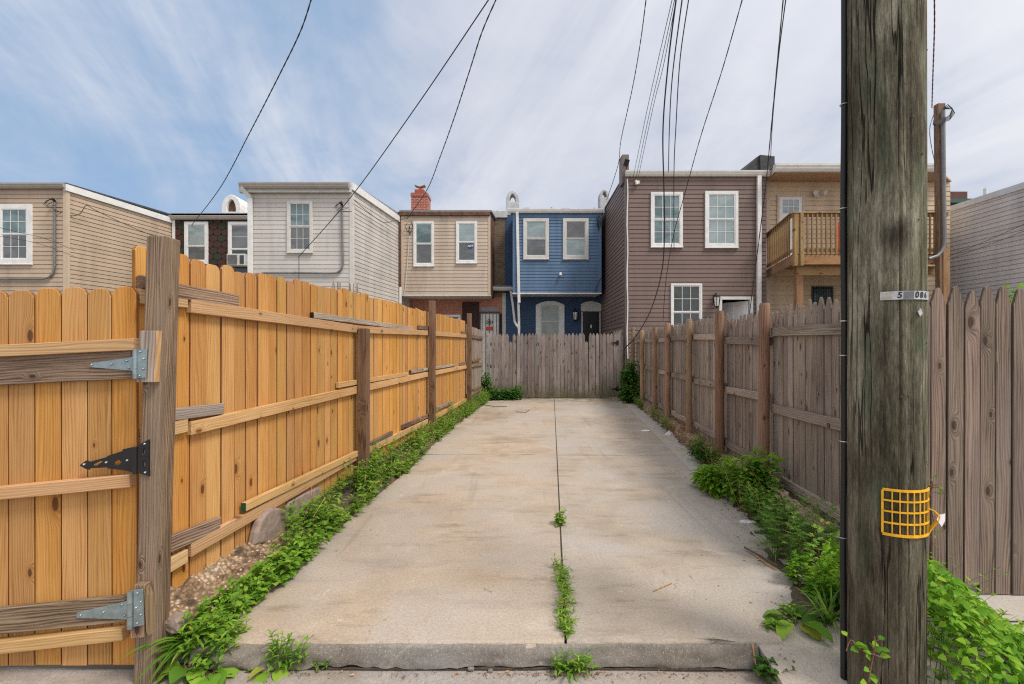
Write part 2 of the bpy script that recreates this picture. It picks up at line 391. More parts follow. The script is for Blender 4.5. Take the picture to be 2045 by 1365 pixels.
M['soil'] = plain('brown_soil', (.095, .068, .045), .95, namp=.5, nscale=25, bump=.8, bscale=60)
M['yard'] = plain('yard_ground', (.20, .18, .14), .95, namp=.4, nscale=2)
def rubble_mat():
    m, t = newmat('rubble_concrete')
    co = t.n('ShaderNodeTexCoord').outputs['Object']
    vo = t.n('ShaderNodeTexVoronoi', {'Vector': co, 'Scale': 44.})
    nz = t.noise(co, 9, 6, .7)
    col = t.ramp(nz, [(.34, (.06, .045, .035)), (.45, (.26, .16, .09)), (.58, (.46, .32, .20)), (.7, (.52, .44, .35))])
    s = t.n('ShaderNodeSeparateColor', {0: vo.outputs['Color']}).outputs[0]
    col = t.mix(t.math('MULTIPLY', t.math('GREATER_THAN', s, .6), t.mapr(vo.outputs['Distance'], .35, .2)), col, (.55, .46, .36))
    col = t.mix(t.mapr(vo.outputs['Distance'], .42, .62, 0, .6), col, (.06, .045, .03))
    setin(t, 'Base Color', col); setin(t, 'Roughness', .95)
    setin(t, 'Normal', t.bump(t.math('SUBTRACT', nz, t.math('MULTIPLY', vo.outputs['Distance'], .8)), .9, .012))
    return m
M['rubble'] = rubble_mat()
def polemat():
    m, t = newmat('weathered_pole_wood')
    co = t.n('ShaderNodeTexCoord').outputs['Object']
    sep = t.n('ShaderNodeSeparateXYZ', {0: co})
    st = t.vm('MULTIPLY', co, (1, 1, .055))
    warp = t.n('ShaderNodeTexNoise', {'Vector': t.vm('MULTIPLY', co, (5, 5, 1.3)), 'Scale': 1., 'Detail': 3.}).outputs['Color']
    st = t.vm('ADD', st, t.vm('MULTIPLY', warp, (.035, .035, 0)))
    f1 = t.noise(st, 30, 7, .75); f2 = t.noise(t.vm('MULTIPLY', st, (1, 1, 2.2)), 170, 5, .8)
    pat = t.noise(t.vm('MULTIPLY', co, (4.5, 4.5, 1.1)), 1., 6, .72, .5)
    f = t.math('ADD', t.math('MULTIPLY', f1, .32), t.math('MULTIPLY', f2, .30))
    f = t.math('ADD', f, t.math('MULTIPLY', pat, .52))
    col = t.ramp(f, [(.42, (.014, .012, .008)), (.52, (.084, .075, .049)), (.59, (.168, .155, .108)), (.685, (.38, .36, .27))])
    low = t.mapr(sep.outputs[2], 1.15, .15, 0, 1)                       # the lower metre has weathered browner
    col = t.mix(t.math('MULTIPLY', low, .6), col, t.ramp(f, [(.38, (.016, .012, .008)), (.54, (.07, .05, .033)), (.72, (.20, .16, .12))]))
    gr = t.mapr(t.noise(t.vm('MULTIPLY', co, (7, 7, 2.2)), 1., 4, .6), .54, .70, 0, .55)
    col = t.mix(gr, col, (.06, .098, .058))
    kp = t.vm('MULTIPLY', t.vm('SUBTRACT', co, (-.05, -.12, 1.98)), (1.2, 1.2, .8))
    kd = t.math('ADD', t.vm('LENGTH', kp), t.math('MULTIPLY', f1, .05))
    col = t.mix(t.mapr(kd, .12, .04, 0, .8, True), col, (.02, .013, .009))
    ck = t.noise(t.vm('ADD', t.vm('MULTIPLY', co, (1, 1, .035)), t.vm('MULTIPLY', warp, (.03, .03, 0))), 17, 3, .5)
    ck = t.math('ABSOLUTE', t.math('SUBTRACT', ck, .5))
    ckm = t.math('MULTIPLY', t.mapr(ck, .016, .004, 0, 1), t.mapr(t.noise(t.vm('MULTIPLY', co, (6, 6, .7)), 1., 2), .42, .5))
    col = t.mix(t.math('MULTIPLY', ckm, .9), col, (.01, .008, .005))
    sc = t.noise(t.vm('MULTIPLY', co, (8, 8, 55)), 1., 3, .6)               # pale scuffs across the grain
    col = t.mix(t.math('MULTIPLY', t.mapr(sc, .66, .74, 0, .5), t.mapr(pat, .5, .6)), col, (.34, .33, .26))
    setin(t, 'Base Color', col); setin(t, 'Roughness', .9); setin(t, 'Specular IOR Level', .2)
    setin(t, 'Normal', t.bump(t.math('SUBTRACT', f, ckm), 1., .014))
    return m
M['pole'] = polemat()
# ================================================================== the setting: ground, slabs, kerbs
EZ = V((0, 0, 1))
def lerp(a, b, t): return a+(b-a)*t
def pw(pts, x):
    if x <= pts[0][0]: return pts[0][1]
    for (a, va), (b, vb) in zip(pts, pts[1:]):
        if x <= b: return lerp(va, vb, (x-a)/(b-a))
    return pts[-1][1]
def XL(D): return -1.881+.0963*(D-2.6)                 # left fence line
def XR(D): return 2.481+.118*(D-3.43)                  # right fence line
def XJ(D): return .275+.0875*(D-2.33)                  # joint between the two slabs
LEDGE = [(2.2, -1.60), (2.46, -1.60), (2.93, -1.52), (3.45, -1.49), (4.5, -1.42), (5.3, -1.33), (8.8, -1.13), (13.6, -.62)]
REDGE = [(2.2, 1.24), (2.5, 1.30), (2.9, 1.78), (3.2, 1.80), (4.6, 2.08), (5.7, 2.40), (7.4, 2.63), (12., 3.2), (13.6, 3.35)]
DF = 2.315                                             # front lip of the parking pad
m = MB(); m.add([(-70, -25, -.17), (70, -25, -.17), (70, 140, -.17), (-70, 140, -.17)], [(0, 1, 2, 3)])
kind(m.build('ground', M['yard']), 'structure')
# alley in front of the step
m = MB()
nx, ny = 60, 14
vs = []
for j in range(ny+1):
    for i in range(nx+1):
        x = lerp(-6, 7, i/nx); y = lerp(-4, 2.30, j/ny)
        vs.append((x, y, -.117+.012*noise.noise(V((x*1.3, y*1.3, 0)))+.004*noise.noise(V((x*9, y*9, 3)))))
m.add(vs, [(j*(nx+1)+i, j*(nx+1)+i+1, (j+1)*(nx+1)+i+1, (j+1)*(nx+1)+i) for j in range(ny) for i in range(nx)])
kind(m.build('alley', M['alley']), 'structure')
m = MB(); vs = []; n = 90                              # dirt in the crack along the foot of the step
for i in range(n+1):
    x = lerp(-1.75, 1.32, i/n); a = .004*abs(noise.noise(V((x*5, 0, 1))))+.010*max(0, noise.noise(V((x*1.7, 0, 4))))-.004
    vs += [(x, 2.275-a, -.108), (x, 2.32, -.104)]
m.add(vs, [(2*i, 2*i+2, 2*i+3, 2*i+1) for i in range(n)])
kind(m.build('dirt_seam', M['dark_dirt']), 'structure')

def slab(name, mat, left, right, y0, y1, z=0., sub=26, thick=.2, lip=.03):
    m = MB(); rows = []
    ys = [y0, y0+lip*.35, y0+lip] + [lerp(y0+lip, y1, k/sub) for k in range(1, sub+1)]
    nc = 10; vs = []
    for q, y in enumerate(ys):
        a, b = left(y), right(y)
        for c in range(nc+1):
            x = lerp(a, b, c/nc)
            zz = z+(-.022 if q == 0 else (-.006 if q == 1 else 0))+.004*noise.noise(V((x*.9, y*.9, 2)))
            yy = y+(.010*noise.noise(V((x*6, 0, 9)))+.010*noise.noise(V((x*17, 0, 2)))+.04*max(0, noise.noise(V((x*8, 0, 31)))-.2)*2 if q < 2 else 0)
            vs.append((x, yy, zz))
    fs = [(j*(nc+1)+i, j*(nc+1)+i+1, (j+1)*(nc+1)+i+1, (j+1)*(nc+1)+i) for j in range(len(ys)-1) for i in range(nc)]
    o = len(vs)
    for c in range(nc+1): x, y, zz = vs[c]; vs.append((x, y+.002, z-thick))
    fs += [(o+i, o+i+1, i+1, i) for i in range(nc)]
    for side in (0, nc):                               # walls of the joint
        b = len(vs)
        for j in range(len(ys)): x, y, zz = vs[j*(nc+1)+side]; vs.append((x, y, z-thick))
        fs += [(j*(nc+1)+side, (j+1)*(nc+1)+side, b+j+1, b+j) for j in range(len(ys)-1)]
    m.add(vs, fs)
    return kind(m.build(name, mat), 'structure')
DJ = 6.43; gap = .0065
slab('parking_pad', M['concL'], lambda y: XL(y)+.1 if y > 3.4 else pw(LEDGE, y)-.06, lambda y: XJ(y)-gap, DF, DJ-.006)
slab('parking_pad', M['concL'], lambda y: XL(y)+.1, lambda y: XJ(y)-gap, DJ+.012, 14.2, lip=.004)
slab('parking_pad', M['concR'], lambda y: XJ(y)+gap, lambda y: pw(REDGE, y)+.12, DF+.006, DJ-.048)
slab('parking_pad', M['concR'], lambda y: XJ(y)+gap, lambda y: pw(REDGE, y)+.12, DJ-.032, 14.2, lip=.004)
m = MB(); m.add([(XJ(2.35)-.03, 2.35, -.0075), (XJ(2.35)+.03, 2.35, -.0075), (XJ(14.1)+.03, 14.1, -.0075), (XJ(14.1)-.03, 14.1, -.0075)], [(0, 1, 2, 3)])
m.add([(-1.5, DJ-.07, -.0095), (2.6, DJ-.07, -.0095), (2.6, DJ+.05, -.0095), (-1.5, DJ+.05, -.0095)], [(0, 1, 2, 3)])
kind(m.build('dirt_in_the_joints', M['dark_dirt']), 'structure')
# the rough front face of the step
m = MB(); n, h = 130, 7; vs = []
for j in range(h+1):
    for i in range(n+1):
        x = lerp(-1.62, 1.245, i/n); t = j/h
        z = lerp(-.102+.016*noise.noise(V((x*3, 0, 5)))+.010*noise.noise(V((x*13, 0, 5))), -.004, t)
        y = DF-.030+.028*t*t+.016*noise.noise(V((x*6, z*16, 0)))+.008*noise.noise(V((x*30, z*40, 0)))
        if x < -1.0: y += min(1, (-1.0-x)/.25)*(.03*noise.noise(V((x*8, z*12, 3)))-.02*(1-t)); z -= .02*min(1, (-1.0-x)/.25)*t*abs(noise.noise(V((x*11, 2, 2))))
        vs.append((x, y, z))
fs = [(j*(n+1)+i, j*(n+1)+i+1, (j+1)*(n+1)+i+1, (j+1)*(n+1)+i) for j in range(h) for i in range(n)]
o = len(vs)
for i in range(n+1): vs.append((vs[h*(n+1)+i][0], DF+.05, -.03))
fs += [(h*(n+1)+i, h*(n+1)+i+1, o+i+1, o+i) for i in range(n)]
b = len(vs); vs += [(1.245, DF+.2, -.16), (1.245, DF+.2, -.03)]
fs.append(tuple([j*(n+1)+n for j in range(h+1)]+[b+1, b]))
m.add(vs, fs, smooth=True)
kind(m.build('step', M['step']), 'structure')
# sloping apron on the right, the flat apron beyond the pole
m = MB(); nx, ny = 16, 10; vs = []
for j in range(ny+1):
    for i in range(nx+1):
        y = lerp(1.3, 2.56, j/ny); x0 = 1.256+.16*max(0, (y-2.3))
        x = lerp(x0, 5.5, i/nx)
        z = lerp(-.122, -.006, min(1, max(0, (y-1.75)/.62)))+.008*noise.noise(V((x*2, y*2, 1)))
        vs.append((x, y, z))
fs = [(j*(nx+1)+i, j*(nx+1)+i+1, (j+1)*(nx+1)+i+1, (j+1)*(nx+1)+i) for j in range(ny) for i in range(nx)]
o = len(vs); vs += [(vs[j*(nx+1)][0], vs[j*(nx+1)][1], -.2) for j in range(ny+1)]
fs += [(j*(nx+1), (j+1)*(nx+1), o+j+1, o+j) for j in range(ny)]
m.add(vs, fs); kind(m.build('apron', M['apron']), 'structure')
m = MB(); m.add([(1.8, 2.5, .004), (7, 2.5, .004), (7, 14.4, .004), (3.3, 14.4, .004)], [(0, 1, 2, 3)])
kind(m.build('neighbour_ground', M['apron']), 'structure')
# soil beds beside both fences
def bed(name, mat, inner, outer, y0, y1, zin, zout, n=150, amp=.02):
    m = MB(); vs = []; c = 8
    for j in range(n+1):
        y = lerp(y0, y1, j/n)
        for i in range(c+1):
            t = i/c; x = lerp(inner(y), outer(y), t)
            e = .06*noise.noise(V((y*2.2, 1, 0)))*(1-t)
            z = lerp(zin, zout(y) if callable(zout) else zout, t**.8)+amp*noise.noise(V((x*11, y*11, 0)))*min(1, t*3)+.5*amp*noise.noise(V((x*31, y*31, 7)))*min(1, t*3)
            vs.append((x+e, y, z))
    m.add(vs, [(j*(c+1)+i, j*(c+1)+i+1, (j+1)*(c+1)+i+1, (j+1)*(c+1)+i) for j in range(n) for i in range(c)])
    return m.build(name, mat)
kind(bed('soil', M['soil'], lambda y: pw(LEDGE, y)+.03, lambda y: XL(y)-.3, 3.1, 14., -.004, .17), 'structure')
kind(bed('soil', M['soil'], lambda y: pw(REDGE, y)-.02, lambda y: XR(y)+.2, 2.52, 13.5, -.004, lambda y: .03), 'structure')
kind(bed('rubble_ledge', M['rubble'], lambda y: pw(LEDGE, y)+.0, lambda y: XL(y)-.15, 2.34, 3.6, .0, .21, 130, .06), 'structure')
def kerb_z(y): return .15+.025*noise.noise(V((y*1.9, 0, 0)))
m = MB(); vs = []; n = 160
for j in range(n+1):
    y = lerp(5.2, 13.2, j/n); x = XR(y); k = noise.noise(V((y*2.3, 4, 0))); q = .03*noise.noise(V((y*7, 4, 4)))
    z = kerb_z(y)*(1 if k > -.35 else .55)
    vs += [(x-.20+.03*k+q, y, -.01), (x-.17+.03*k+q, y, z*.75), (x-.12+q, y, z), (x+.08, y, z+.005)]
m.add(vs, [(j*4+i, j*4+i+1, (j+1)*4+i+1, (j+1)*4+i) for j in range(n) for i in range(3)])
kind(m.build('kerb', M['rubble']), 'structure')

# ================================================================== fences
def dogear(w, h, c=.028, j=0.): return [(-w/2, 0), (w/2, 0), (w/2, h-c*1.15+j), (w/2-c*.45, h-c*.35), (w/2-c*1.1, h), (-w/2+c*1.1, h), (-w/2+c*.45, h-c*.35), (-w/2, h-c*1.15-j)]
def gothic(w, h, c=.10, tip=.022): return [(-w/2, 0), (w/2, 0), (w/2, h-c), (w/2-.007, h-c*.8), (tip, h-.012), (tip*.4, h), (-tip*.4, h), (-tip, h-.012), (-w/2+.007, h-c*.8), (-w/2, h-c)]
def broken(w, h): return [(-w/2, 0), (w/2, 0), (w/2, h-.03), (w*.2, h-.06), (0, h), (-w*.2, h-.02), (-w/2, h-.07)]
def picket(m, fr, s, z0, poly, y0=-.018, t=.018, lean=0., rnd=None):
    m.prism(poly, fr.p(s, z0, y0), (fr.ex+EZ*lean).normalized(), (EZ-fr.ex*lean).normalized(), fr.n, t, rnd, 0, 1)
FL = Frame((XL(2.3), 2.3, 0), (.0963, 1, 0), (1, -.0963, 0))
LK = math.hypot(1, .0963)
def sL(D): return (D-2.3)*LK
def DL(px, off=0.): return (XL(0)+off)/((px-CX)/F-.0963)         # depth at which the left fence shows at a pixel column
base = (XL(2.6), 2.6, .15)
fence = thing('wooden_fence', 'long orange new pine fence along the left of the parking pad', 'fence', base)
posts = [4.83, 7.51, 10.72]
TOP = [(2.3, 2.02), (3.2, 2.03), (4.6, 2.10), (7.5, 2.11), (10.7, 2.15)]
bays = [(2.30, 4.86), (4.86, 7.52), (7.52, 10.74)]
for (a, b) in bays:
    m = MB(); s = sL(a)
    while s < sL(b)-.05:
        w = U_(.098, .128); D = 2.3+s/LK
        z0 = .13+.05*min(1, max(0, (D-3)/3))+U_(-.01, .01)
        h = pw(TOP, D)+U_(-.016, .016)-z0
        picket(m, FL, s+w/2, z0, dogear(w, h, U_(.022, .032), U_(-.004, .004)), -.018+U_(-.003, 0), .018, U_(-.004, .004)); s += w+U_(.004, .009)
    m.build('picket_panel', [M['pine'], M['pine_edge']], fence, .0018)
RZ = {'t': [(2.3, 1.75), (4.83, 1.702), (7.51, 1.752), (10.72, 1.785)], 'm': [(2.3, 1.035), (4.83, 1.062), (7.51, 1.075), (10.72, 1.066)], 'b': [(2.3, .335), (4.83, .362), (7.51, .30), (10.72, .285)]}
for key in 'tmb':
    for (a, b) in zip([2.62, 4.84, 7.53], [4.83, 7.52, 10.72]):
        m = MB(); m.board(FL.p(sL(a), pw(RZ[key], a), .0195), FL.p(sL(b)-.004, pw(RZ[key], b), .0195), EZ, .078, .037, U_(.3, .7))
        m.build('rail', M['pine_rail'], fence, .003)
for (py, Dp) in ((602, 2.5), (851, 2.5), (1113, 2.47)):           # short rail stubs beside the gate post
    m = MB(); z = Z_(py, 2.58); m.board(FL.p(sL(2.3), z, .018), FL.p(sL(2.60), z+.004, .018), EZ, .075, .034); m.build('rail', M['pine_rail'], fence, .003)
for D, zt, w, mt, dr in ((4.83, 1.71, .10, 'dark_post', .004), (7.51, 2.28, .095, 'dark_post', -.006), (10.72, 2.32, .10, 'dark_post', .004)):
    m = MB(); m.board(FL.p(sL(D), -.1, .095), FL.p(sL(D)+dr, zt, .095), FL.ex, .095, w, .37)
    m.build('fence_post', M[mt], fence, .006, bseg=2)
def scrap(pa, ya, pb, yb, h, mat, t=.034, off=.02, end=None):
    Da, Db = DL(pa, off+.02), DL(pb, off+.02); m = MB()
    m.board(FL.p(sL(Da), Z_(ya, Da), off), FL.p(sL(Db), Z_(yb, Db), off), EZ, h, t)
    o = m.build('scrap_board', M[mat], fence, .003)
    if end:
        m = MB(); m.board(FL.p(sL(Da)-.003, Z_(ya, Da), off), FL.p(sL(Da)-.0005, Z_(ya, Da), off), EZ, h*.98, t*.98); m.build('painted_end', end, o)
GREEN = plain('green_end_paint', (.01, .07, .03), .6)
scrap(344, 578, 480, 601, .082, 'scrap')
scrap(338, 829, 450, 815, .066, 'grey_wood')
scrap(332, 1092, 443, 1046, .088, 'scrap')
scrap(628, 629, 826, 656, .052, 'grey_wood', end=M['blackmetal'])
scrap(493, 1012, 716, 905, .058, 'pine_rail', .036, .034, GREEN)
scrap(678, 769, 816, 746, .052, 'pine_rail', .034, .022)
scrap(822, 742, 911, 728, .045, 'grey_wood', .034, .022, GREEN)
scrap(742, 888, 786, 864, .055, 'scrap'); scrap(806, 852, 858, 829, .055, 'scrap')
scrap(838, 653, 860, 655, .06, 'dark_post'); scrap(924, 664, 936, 664, .07, 'dark_post'); scrap(920, 727, 938, 724, .075, 'scrap'); scrap(874, 815, 905, 803, .06, 'grey_wood')
# old grey panel between the new fence and the back fence
old = thing('old_fence_panel', 'short weathered grey panel continuing the orange fence to the back corner', 'fence', (XL(12), 12, .15))
m = MB(); s = sL(10.75)
while s < sL(13.15):
    w = U_(.09, .105); h = 1.78+lerp(.06, -.02, (s-sL(10.75))/2.4)+U_(-.015, .015); picket(m, FL, s+w/2, .24, dogear(w, h, .02)); s += w+.006
m.build('picket_panel', [M['grey_wood'], M['grey_edge']], old, .002)
for z in (1.80, 1.06, .36):
    m = MB(); m.board(FL.p(sL(10.78), z+.01, .019), FL.p(sL(13.12), z-.01, .019), EZ, .085, .037); m.build('rail', M['scrap'], old, .003)
for (pa, ya, pb, yb) in ((945, 722, 960, 716), (946, 779, 962, 772)):
    Da, Db = DL(pa, .05), DL(pb, .05); m = MB(); m.board(FL.p(sL(Da), Z_(ya, Da), .03), FL.p(sL(Db), Z_(yb, Db), .03), EZ, .06, .035); m.build('scrap_board', M['dark_post'], old, .003)
# back fence and its gate
FB = Frame((0, 13.6, 0), (1, 0, 0), (0, -1, 0))
bk = thing('picket_fence', 'weathered grey pointed picket fence closing the back of the pad', 'fence', (.2, 13.62, 0))
gt = thing('picket_gate', 'grey picket gate with black hinges at the right end of the back fence', 'gate', (2.7, 13.62, 0))
def backrow(m, pa, pb, low=()):
    px = pa
    k = 0
    while px < pb-3:
        w = U_(.092, .104); z0 = U_(.01, .04); zt = 1.945+U_(-.02, .015)
        poly = broken(w, 1.72-z0) if k in low else gothic(w, zt-z0, U_(.075, .10), .016)
        s = X_(px, 13.6)+w/2
        picket(m, FB, s, z0, poly, U_(-.004, .004), .018, U_(-.006, .006)); px += (w+.010)*F/13.6; k += 1
m = MB(); backrow(m, 981, 1160, (5,)); m.build('picket_panel', [M['far_wood'], M['grey_edge']], bk, .002)
m = MB(); m.board((X_(975.5, 13.6), 13.6, -.1), (X_(975.5, 13.6), 13.6, 1.95), (1, 0, 0), .11, .1, .5); m.build('fence_post', M['far_wood'], bk, .004)
for z in (1.62, .95, .3):
    m = MB(); m.board((X_(977, 13.6), 13.665, z), (X_(1158, 13.6), 13.665, z), EZ, .09, .038); m.build('rail', M['far_wood'], bk)
m = MB(); backrow(m, 1160.5, 1238, (1,)); m.build('picket_panel', [M['far_wood'], M['grey_edge']], gt, .002)
for z in (1.6, .3):
    m = MB(); m.board((X_(1161, 13.6), 13.66, z), (X_(1238, 13.6), 13.66, z), EZ, .09, .038); m.build('rail', M['far_wood'], gt)
for py in (684, 776.5):
    m = MB(); D = 13.56
    m.prism([(X_(x, D), Z_(y, D)) for x, y in ((1219, py), (1231, py-2.2), (1231, py-4.5), (1236, py-5), (1236, py+4.5), (1231, py+4), (1231, py+1.6))], V((0, D+.012, 0)), V((1, 0, 0)), EZ, V((0, -1, 0)), .012)
    m.build('hinge', M['blackmetal'], gt)
m = MB(); FD = Frame((X_(1224, 14.05), 14.05, 0), (1, .0, 0), (0, -1, 0))
cp = thing('corner_panel', 'taller grey picket panel stub behind the gate beside the brown house', 'fence', (FD.o.x+.2, 14.05, 0))
for k in range(5): picket(m, FD, .05+k*.08, .05, gothic(.075, 1.98+.025*k, .06, .015))
m.build('picket_panel', [M['far_wood'], M['grey_edge']], cp, .002)
# right side fence
FR = Frame((XR(2.84), 2.84, 0), (.118, 1, 0), (-1, .118, 0))
RK = math.hypot(1, .118)
def sR(D): return (D-2.84)*RK
def DR(px, off=0.): return (XR(0)-off)/((px-CX)/F-.118)
rf = thing('picket_fence', 'weathered grey pointed picket fence along the right of the pad with round brown posts', 'fence', (XR(6), 6, .1))
rp = [1525, 1437, 1376, 1333, 1308, 1282, 1264]
rtop = [605, 620, 636, 645, 653, 659, 653]
rD = [DR(p, .1) for p in rp]
edges = [2.86]+rD
pick_z = [1.905, 1.875, 1.94, 1.94, 1.955, 1.96, 1.97]
for bi, (a, b) in enumerate(zip(edges, edges[1:])):
    m = MB(); s = sR(a)
    while s < sR(b)-.03:
        w = U_(.088, .10); D = 2.84+s/RK
        zt = pick_z[bi]+U_(-.03, .03)+(.012*(a-D) if bi == 0 else 0); z0 = .14+U_(-.02, .02)
        picket(m, FR, s+w/2, z0, gothic(w, zt-z0, U_(.10, .125), .014), -.018+U_(-.004, .002), .018, U_(-.006, .006)); s += w+U_(.004, .010)
    m.build('picket_panel', [M['grey_wood'], M['grey_edge']], rf, .0022)
rz = {0: (1.645, .925, .25), 1: (1.58, .99, .30), 2: (1.66, 1.0, .30), 3: (1.68, 1.0, .27), 4: (1.67, 1.0, .26), 5: (1.68, 1.02, .27), 6: (1.7, 1.05, .3)}
for bi, (a, b) in enumerate(zip(edges, edges[1:])):
    for q, z in enumerate(rz[bi]):
        m = MB(); tl = (.018, -.02, -.012)[q]*(1 if bi < 3 else .6)
        m.board(FR.p(sR(a)+(.02 if bi else 0), z-tl*.5, .0195), FR.p(sR(b)-.02, z+tl, .0195), EZ, .085, .037); m.build('rail', M['grey_wood'], rf, .003)
for D, py in zip(rD, rtop):
    s = sR(D); zt = Z_(py, D); r = U_(.050, .056); m = MB()
    ln = U_(-.02, .02)
    pts = [FR.p(s+ln*t, lerp(-.05, zt, t), .095)+V((.004*noise.noise(V((D, t*3, 0))), 0, 0)) for t in (0, .2, .4, .6, .8, .985, 1)]
    m.tube(pts, [r*1.05, r*1.03, r*1.01, r, r*.98, r*.95, r*.82], 14, True, R()); m.build('fence_post', M['brown_post'], rf)
m = MB(); m.board(FR.p(sR(3.36), .1, .012), FR.p(sR(3.36), .98, .012), FR.n, .026, .02, .3); m.build('trim_board', M['pine_rail'], rf, .003)
m = MB(); m.tube([FR.p(sR(3.52), .905, .036), FR.p(sR(3.52), .905, .046)], .018, 10); m.build('rusty_bolt', M['rust'], rf)
# front fence to the right of the pole
FF = Frame((0, 2.77, 0), (1, 0, 0), (0, -1, 0))
ff = thing('picket_fence', 'brown grey knotty picket fence facing the alley behind the utility pole', 'fence', (2.9, 2.78, 0))
m = MB(); s = X_(1822, 2.77); k = 0
while s < X_(2400, 2.77):
    w = U_(.090, .097); zt = 1.872+U_(-.014, .008)-(.02 if k % 4 == 3 else 0); z0 = .055-.012*k*.6+U_(-.012, .012)
    if k == 3: z0 = .07
    picket(m, FF, s+w/2, max(.005, z0), gothic(w, zt-max(.005, z0), U_(.10, .118), U_(.014, .022)), U_(-.004, .004), .019, U_(-.004, .004)); s += w+U_(.003, .006); k += 1
m.build('picket_panel', [M['front_wood'], M['grey_edge']], ff, .003)
for z in (1.6, .95, .3):
    m = MB(); m.board((X_(1822, 2.77), 2.812, z), (X_(2400, 2.77), 2.812, z), EZ, .09, .038); m.build('rail', M['front_wood'], ff)
# old pickets standing behind the left fence
ob = thing('broken_pickets', 'few loose grey picket tips standing up behind the orange fence', 'fence', (X_(690, 8.6), 8.6, 0))
m = MB()
for px, py, w in ((667, 560, 7), (678, 563, 4), (683.5, 563, 4), (697, 565, 5), (703, 566, 3), (710.5, 565, 5)):
    D = 8.6; ww = w*D/F; m.prism(gothic(ww, Z_(py, D)-.05, .12, .01), V((X_(px, D), D, .05)), V((1, 0, U_(-.03, .03))).normalized(), V((U_(-.02, .02), 0, 1)).normalized(), V((0, -1, 0)), .018)
m.build('picket_panel', [M['grey_wood'], M['grey_edge']], ob)
m = MB(); m.board((X_(655, 8.6), 8.62, 1.3), (X_(720, 8.6), 8.62, 1.3), EZ, .09, .035); m.build('rail', M['grey_wood'], ob)

# ================================================================== gate and gate post
gp = thing('gate_post', 'grey rough square gate post with a hinge block between gate and orange fence', 'post', (-1.78, 2.25, -.12))
m = MB()
tp, bt = V((X_(312, 2.2), 2.25, Z_(470, 2.2))), V((X_(285, 2.2), 2.25, -.16))
nseg = 14; vs = []; fs = []; bl = []
for i in range(nseg+1):
    t = i/nseg; c = bt.lerp(tp, t)
    for q, (a, b) in enumerate(((-1, -1), (1, -1), (1, 1), (-1, 1))):
        j = V((noise.noise(V((q*5, t*4, 1))), noise.noise(V((q*5, t*4, 8))), 0))*.004
        vs.append(c+V((a*.046, b*.052, 0))+j)
        bl.append(((a*.046 if True else 0)+b*.052*1.7+3.3, b*.052, t*2.2+1))
for i in range(nseg):
    for q in range(4): fs.append((i*4+q, i*4+(q+1) % 4, i*4+4+(q+1) % 4, i*4+4+q))
fs += [(0, 3, 2, 1), (nseg*4, nseg*4+1, nseg*4+2, nseg*4+3)]
m.add(vs, fs, bl, .55); m.build('post', M['post_wood'], gp, .006, bseg=2)
def pxbox(m, x0, y0, x1, y1, D, t, rnd=None):
    m.prism([(X_(x0, D), Z_(y1, D)), (X_(x1, D), Z_(y1, D)), (X_(x1, D), Z_(y0, D)), (X_(x0, D), Z_(y0, D))], V((0, D+t, 0)), V((1, 0, 0)), EZ, V((0, -1, 0)), t, rnd)
def pxpoly(m, pts, D, t, rnd=None):
    m.prism([(X_(x, D), Z_(y, D)) for x, y in pts], V((0, D+t, 0)), V((1, 0, 0)), EZ, V((0, -1, 0)), t, rnd)
m = MB(); pxpoly(m, [(272, 763), (306, 763), (311, 660), (278, 660)], 2.158, .036, .2); m.build('hinge_block', M['grey_wood'], gp, .002)
m = MB(); pxpoly(m, [(306.4, 763), (307.6, 763), (312.6, 660), (311.4, 660)], 2.157, .035, .6); m.build('hinge_block', M['pine_rail'], gp, .001)
m = MB(); pxpoly(m, [(259, 1275), (286, 1273), (289, 1168), (266, 1168)], 2.158, .036, .4); m.build('hinge_block', M['post_wood'], gp, .002)
m = MB(); pxpoly(m, [(288, 1200), (292, 1262), (297, 1270), (296, 1190), (291, 1170)], 2.155, .03, .9); m.build('split_edge', M['brown_post'], gp, .001)
m = MB(); m.tube([(X_(283, 2.32), 2.36, Z_(563, 2.32)), (X_(283, 2.32), 2.31, Z_(563, 2.32))], .035, 10, True, .3); m.build('stub_end', M['dark_post'], gp)
gate = thing('wooden_gate', 'orange dog-ear pine gate with grey cross boards hinged on the left post', 'gate', (-2.2, 2.28, -.08))
GD = 2.29
m = MB(); px = 280.; FG = Frame((0, GD, 0), (1, 0, 0), (0, -1, 0))
bnd = [280, 229.5, 181, 129, 76.5, 24, -28, -80, -132]
tops = [573, 577, 574, 576, 580, 581, 579, 577]
for i in range(8):
    x1, x0 = X_(bnd[i], GD), X_(bnd[i+1], GD); w = x1-x0-.0065; z0 = -.085+U_(-.006, .006)
    picket(m, FG, (x0+x1)/2, z0, dogear(w, Z_(tops[i], GD)-z0, .033, U_(-.004, .004)), 0, .018, U_(-.002, .002))
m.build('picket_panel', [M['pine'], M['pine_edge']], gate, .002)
def grail(x0, y0, x1, y1, h, mat, t=.036, rnd=None):
    m = MB(); D = GD-.019-t/2
    m.board((X_(x0, D), D, Z_(y0, D)), (X_(x1, D), D, Z_(y1, D)), EZ, h, t, rnd); return m.build('cross_board', M[mat], gate, .003)
grail(-130, 707, 274, 687, .058, 'pine_rail', .05)
grail(-130, 747, 268, 727, .140, 'scrap', .03, .31)
grail(-130, 996, 266, 958, .062, 'pine_rail', .045)
grail(-130, 1251, 254, 1213, .126, 'scrap', .03, .62)
grail(-130, 1304, 251, 1262, .060, 'pine_rail', .045)
def bolts(pts, D, parent, mat='galv', r=.005):
    for (x, y) in pts:
        m = MB(); c = V((X_(x, D), D, Z_(y, D))); m.tube([c+V((0, .004, 0)), c+V((0, -.003, 0)), c+V((0, -.0055, 0))], [r, r, r*.55], 10); m.build('bolt', M[mat], parent)
HD = 2.148
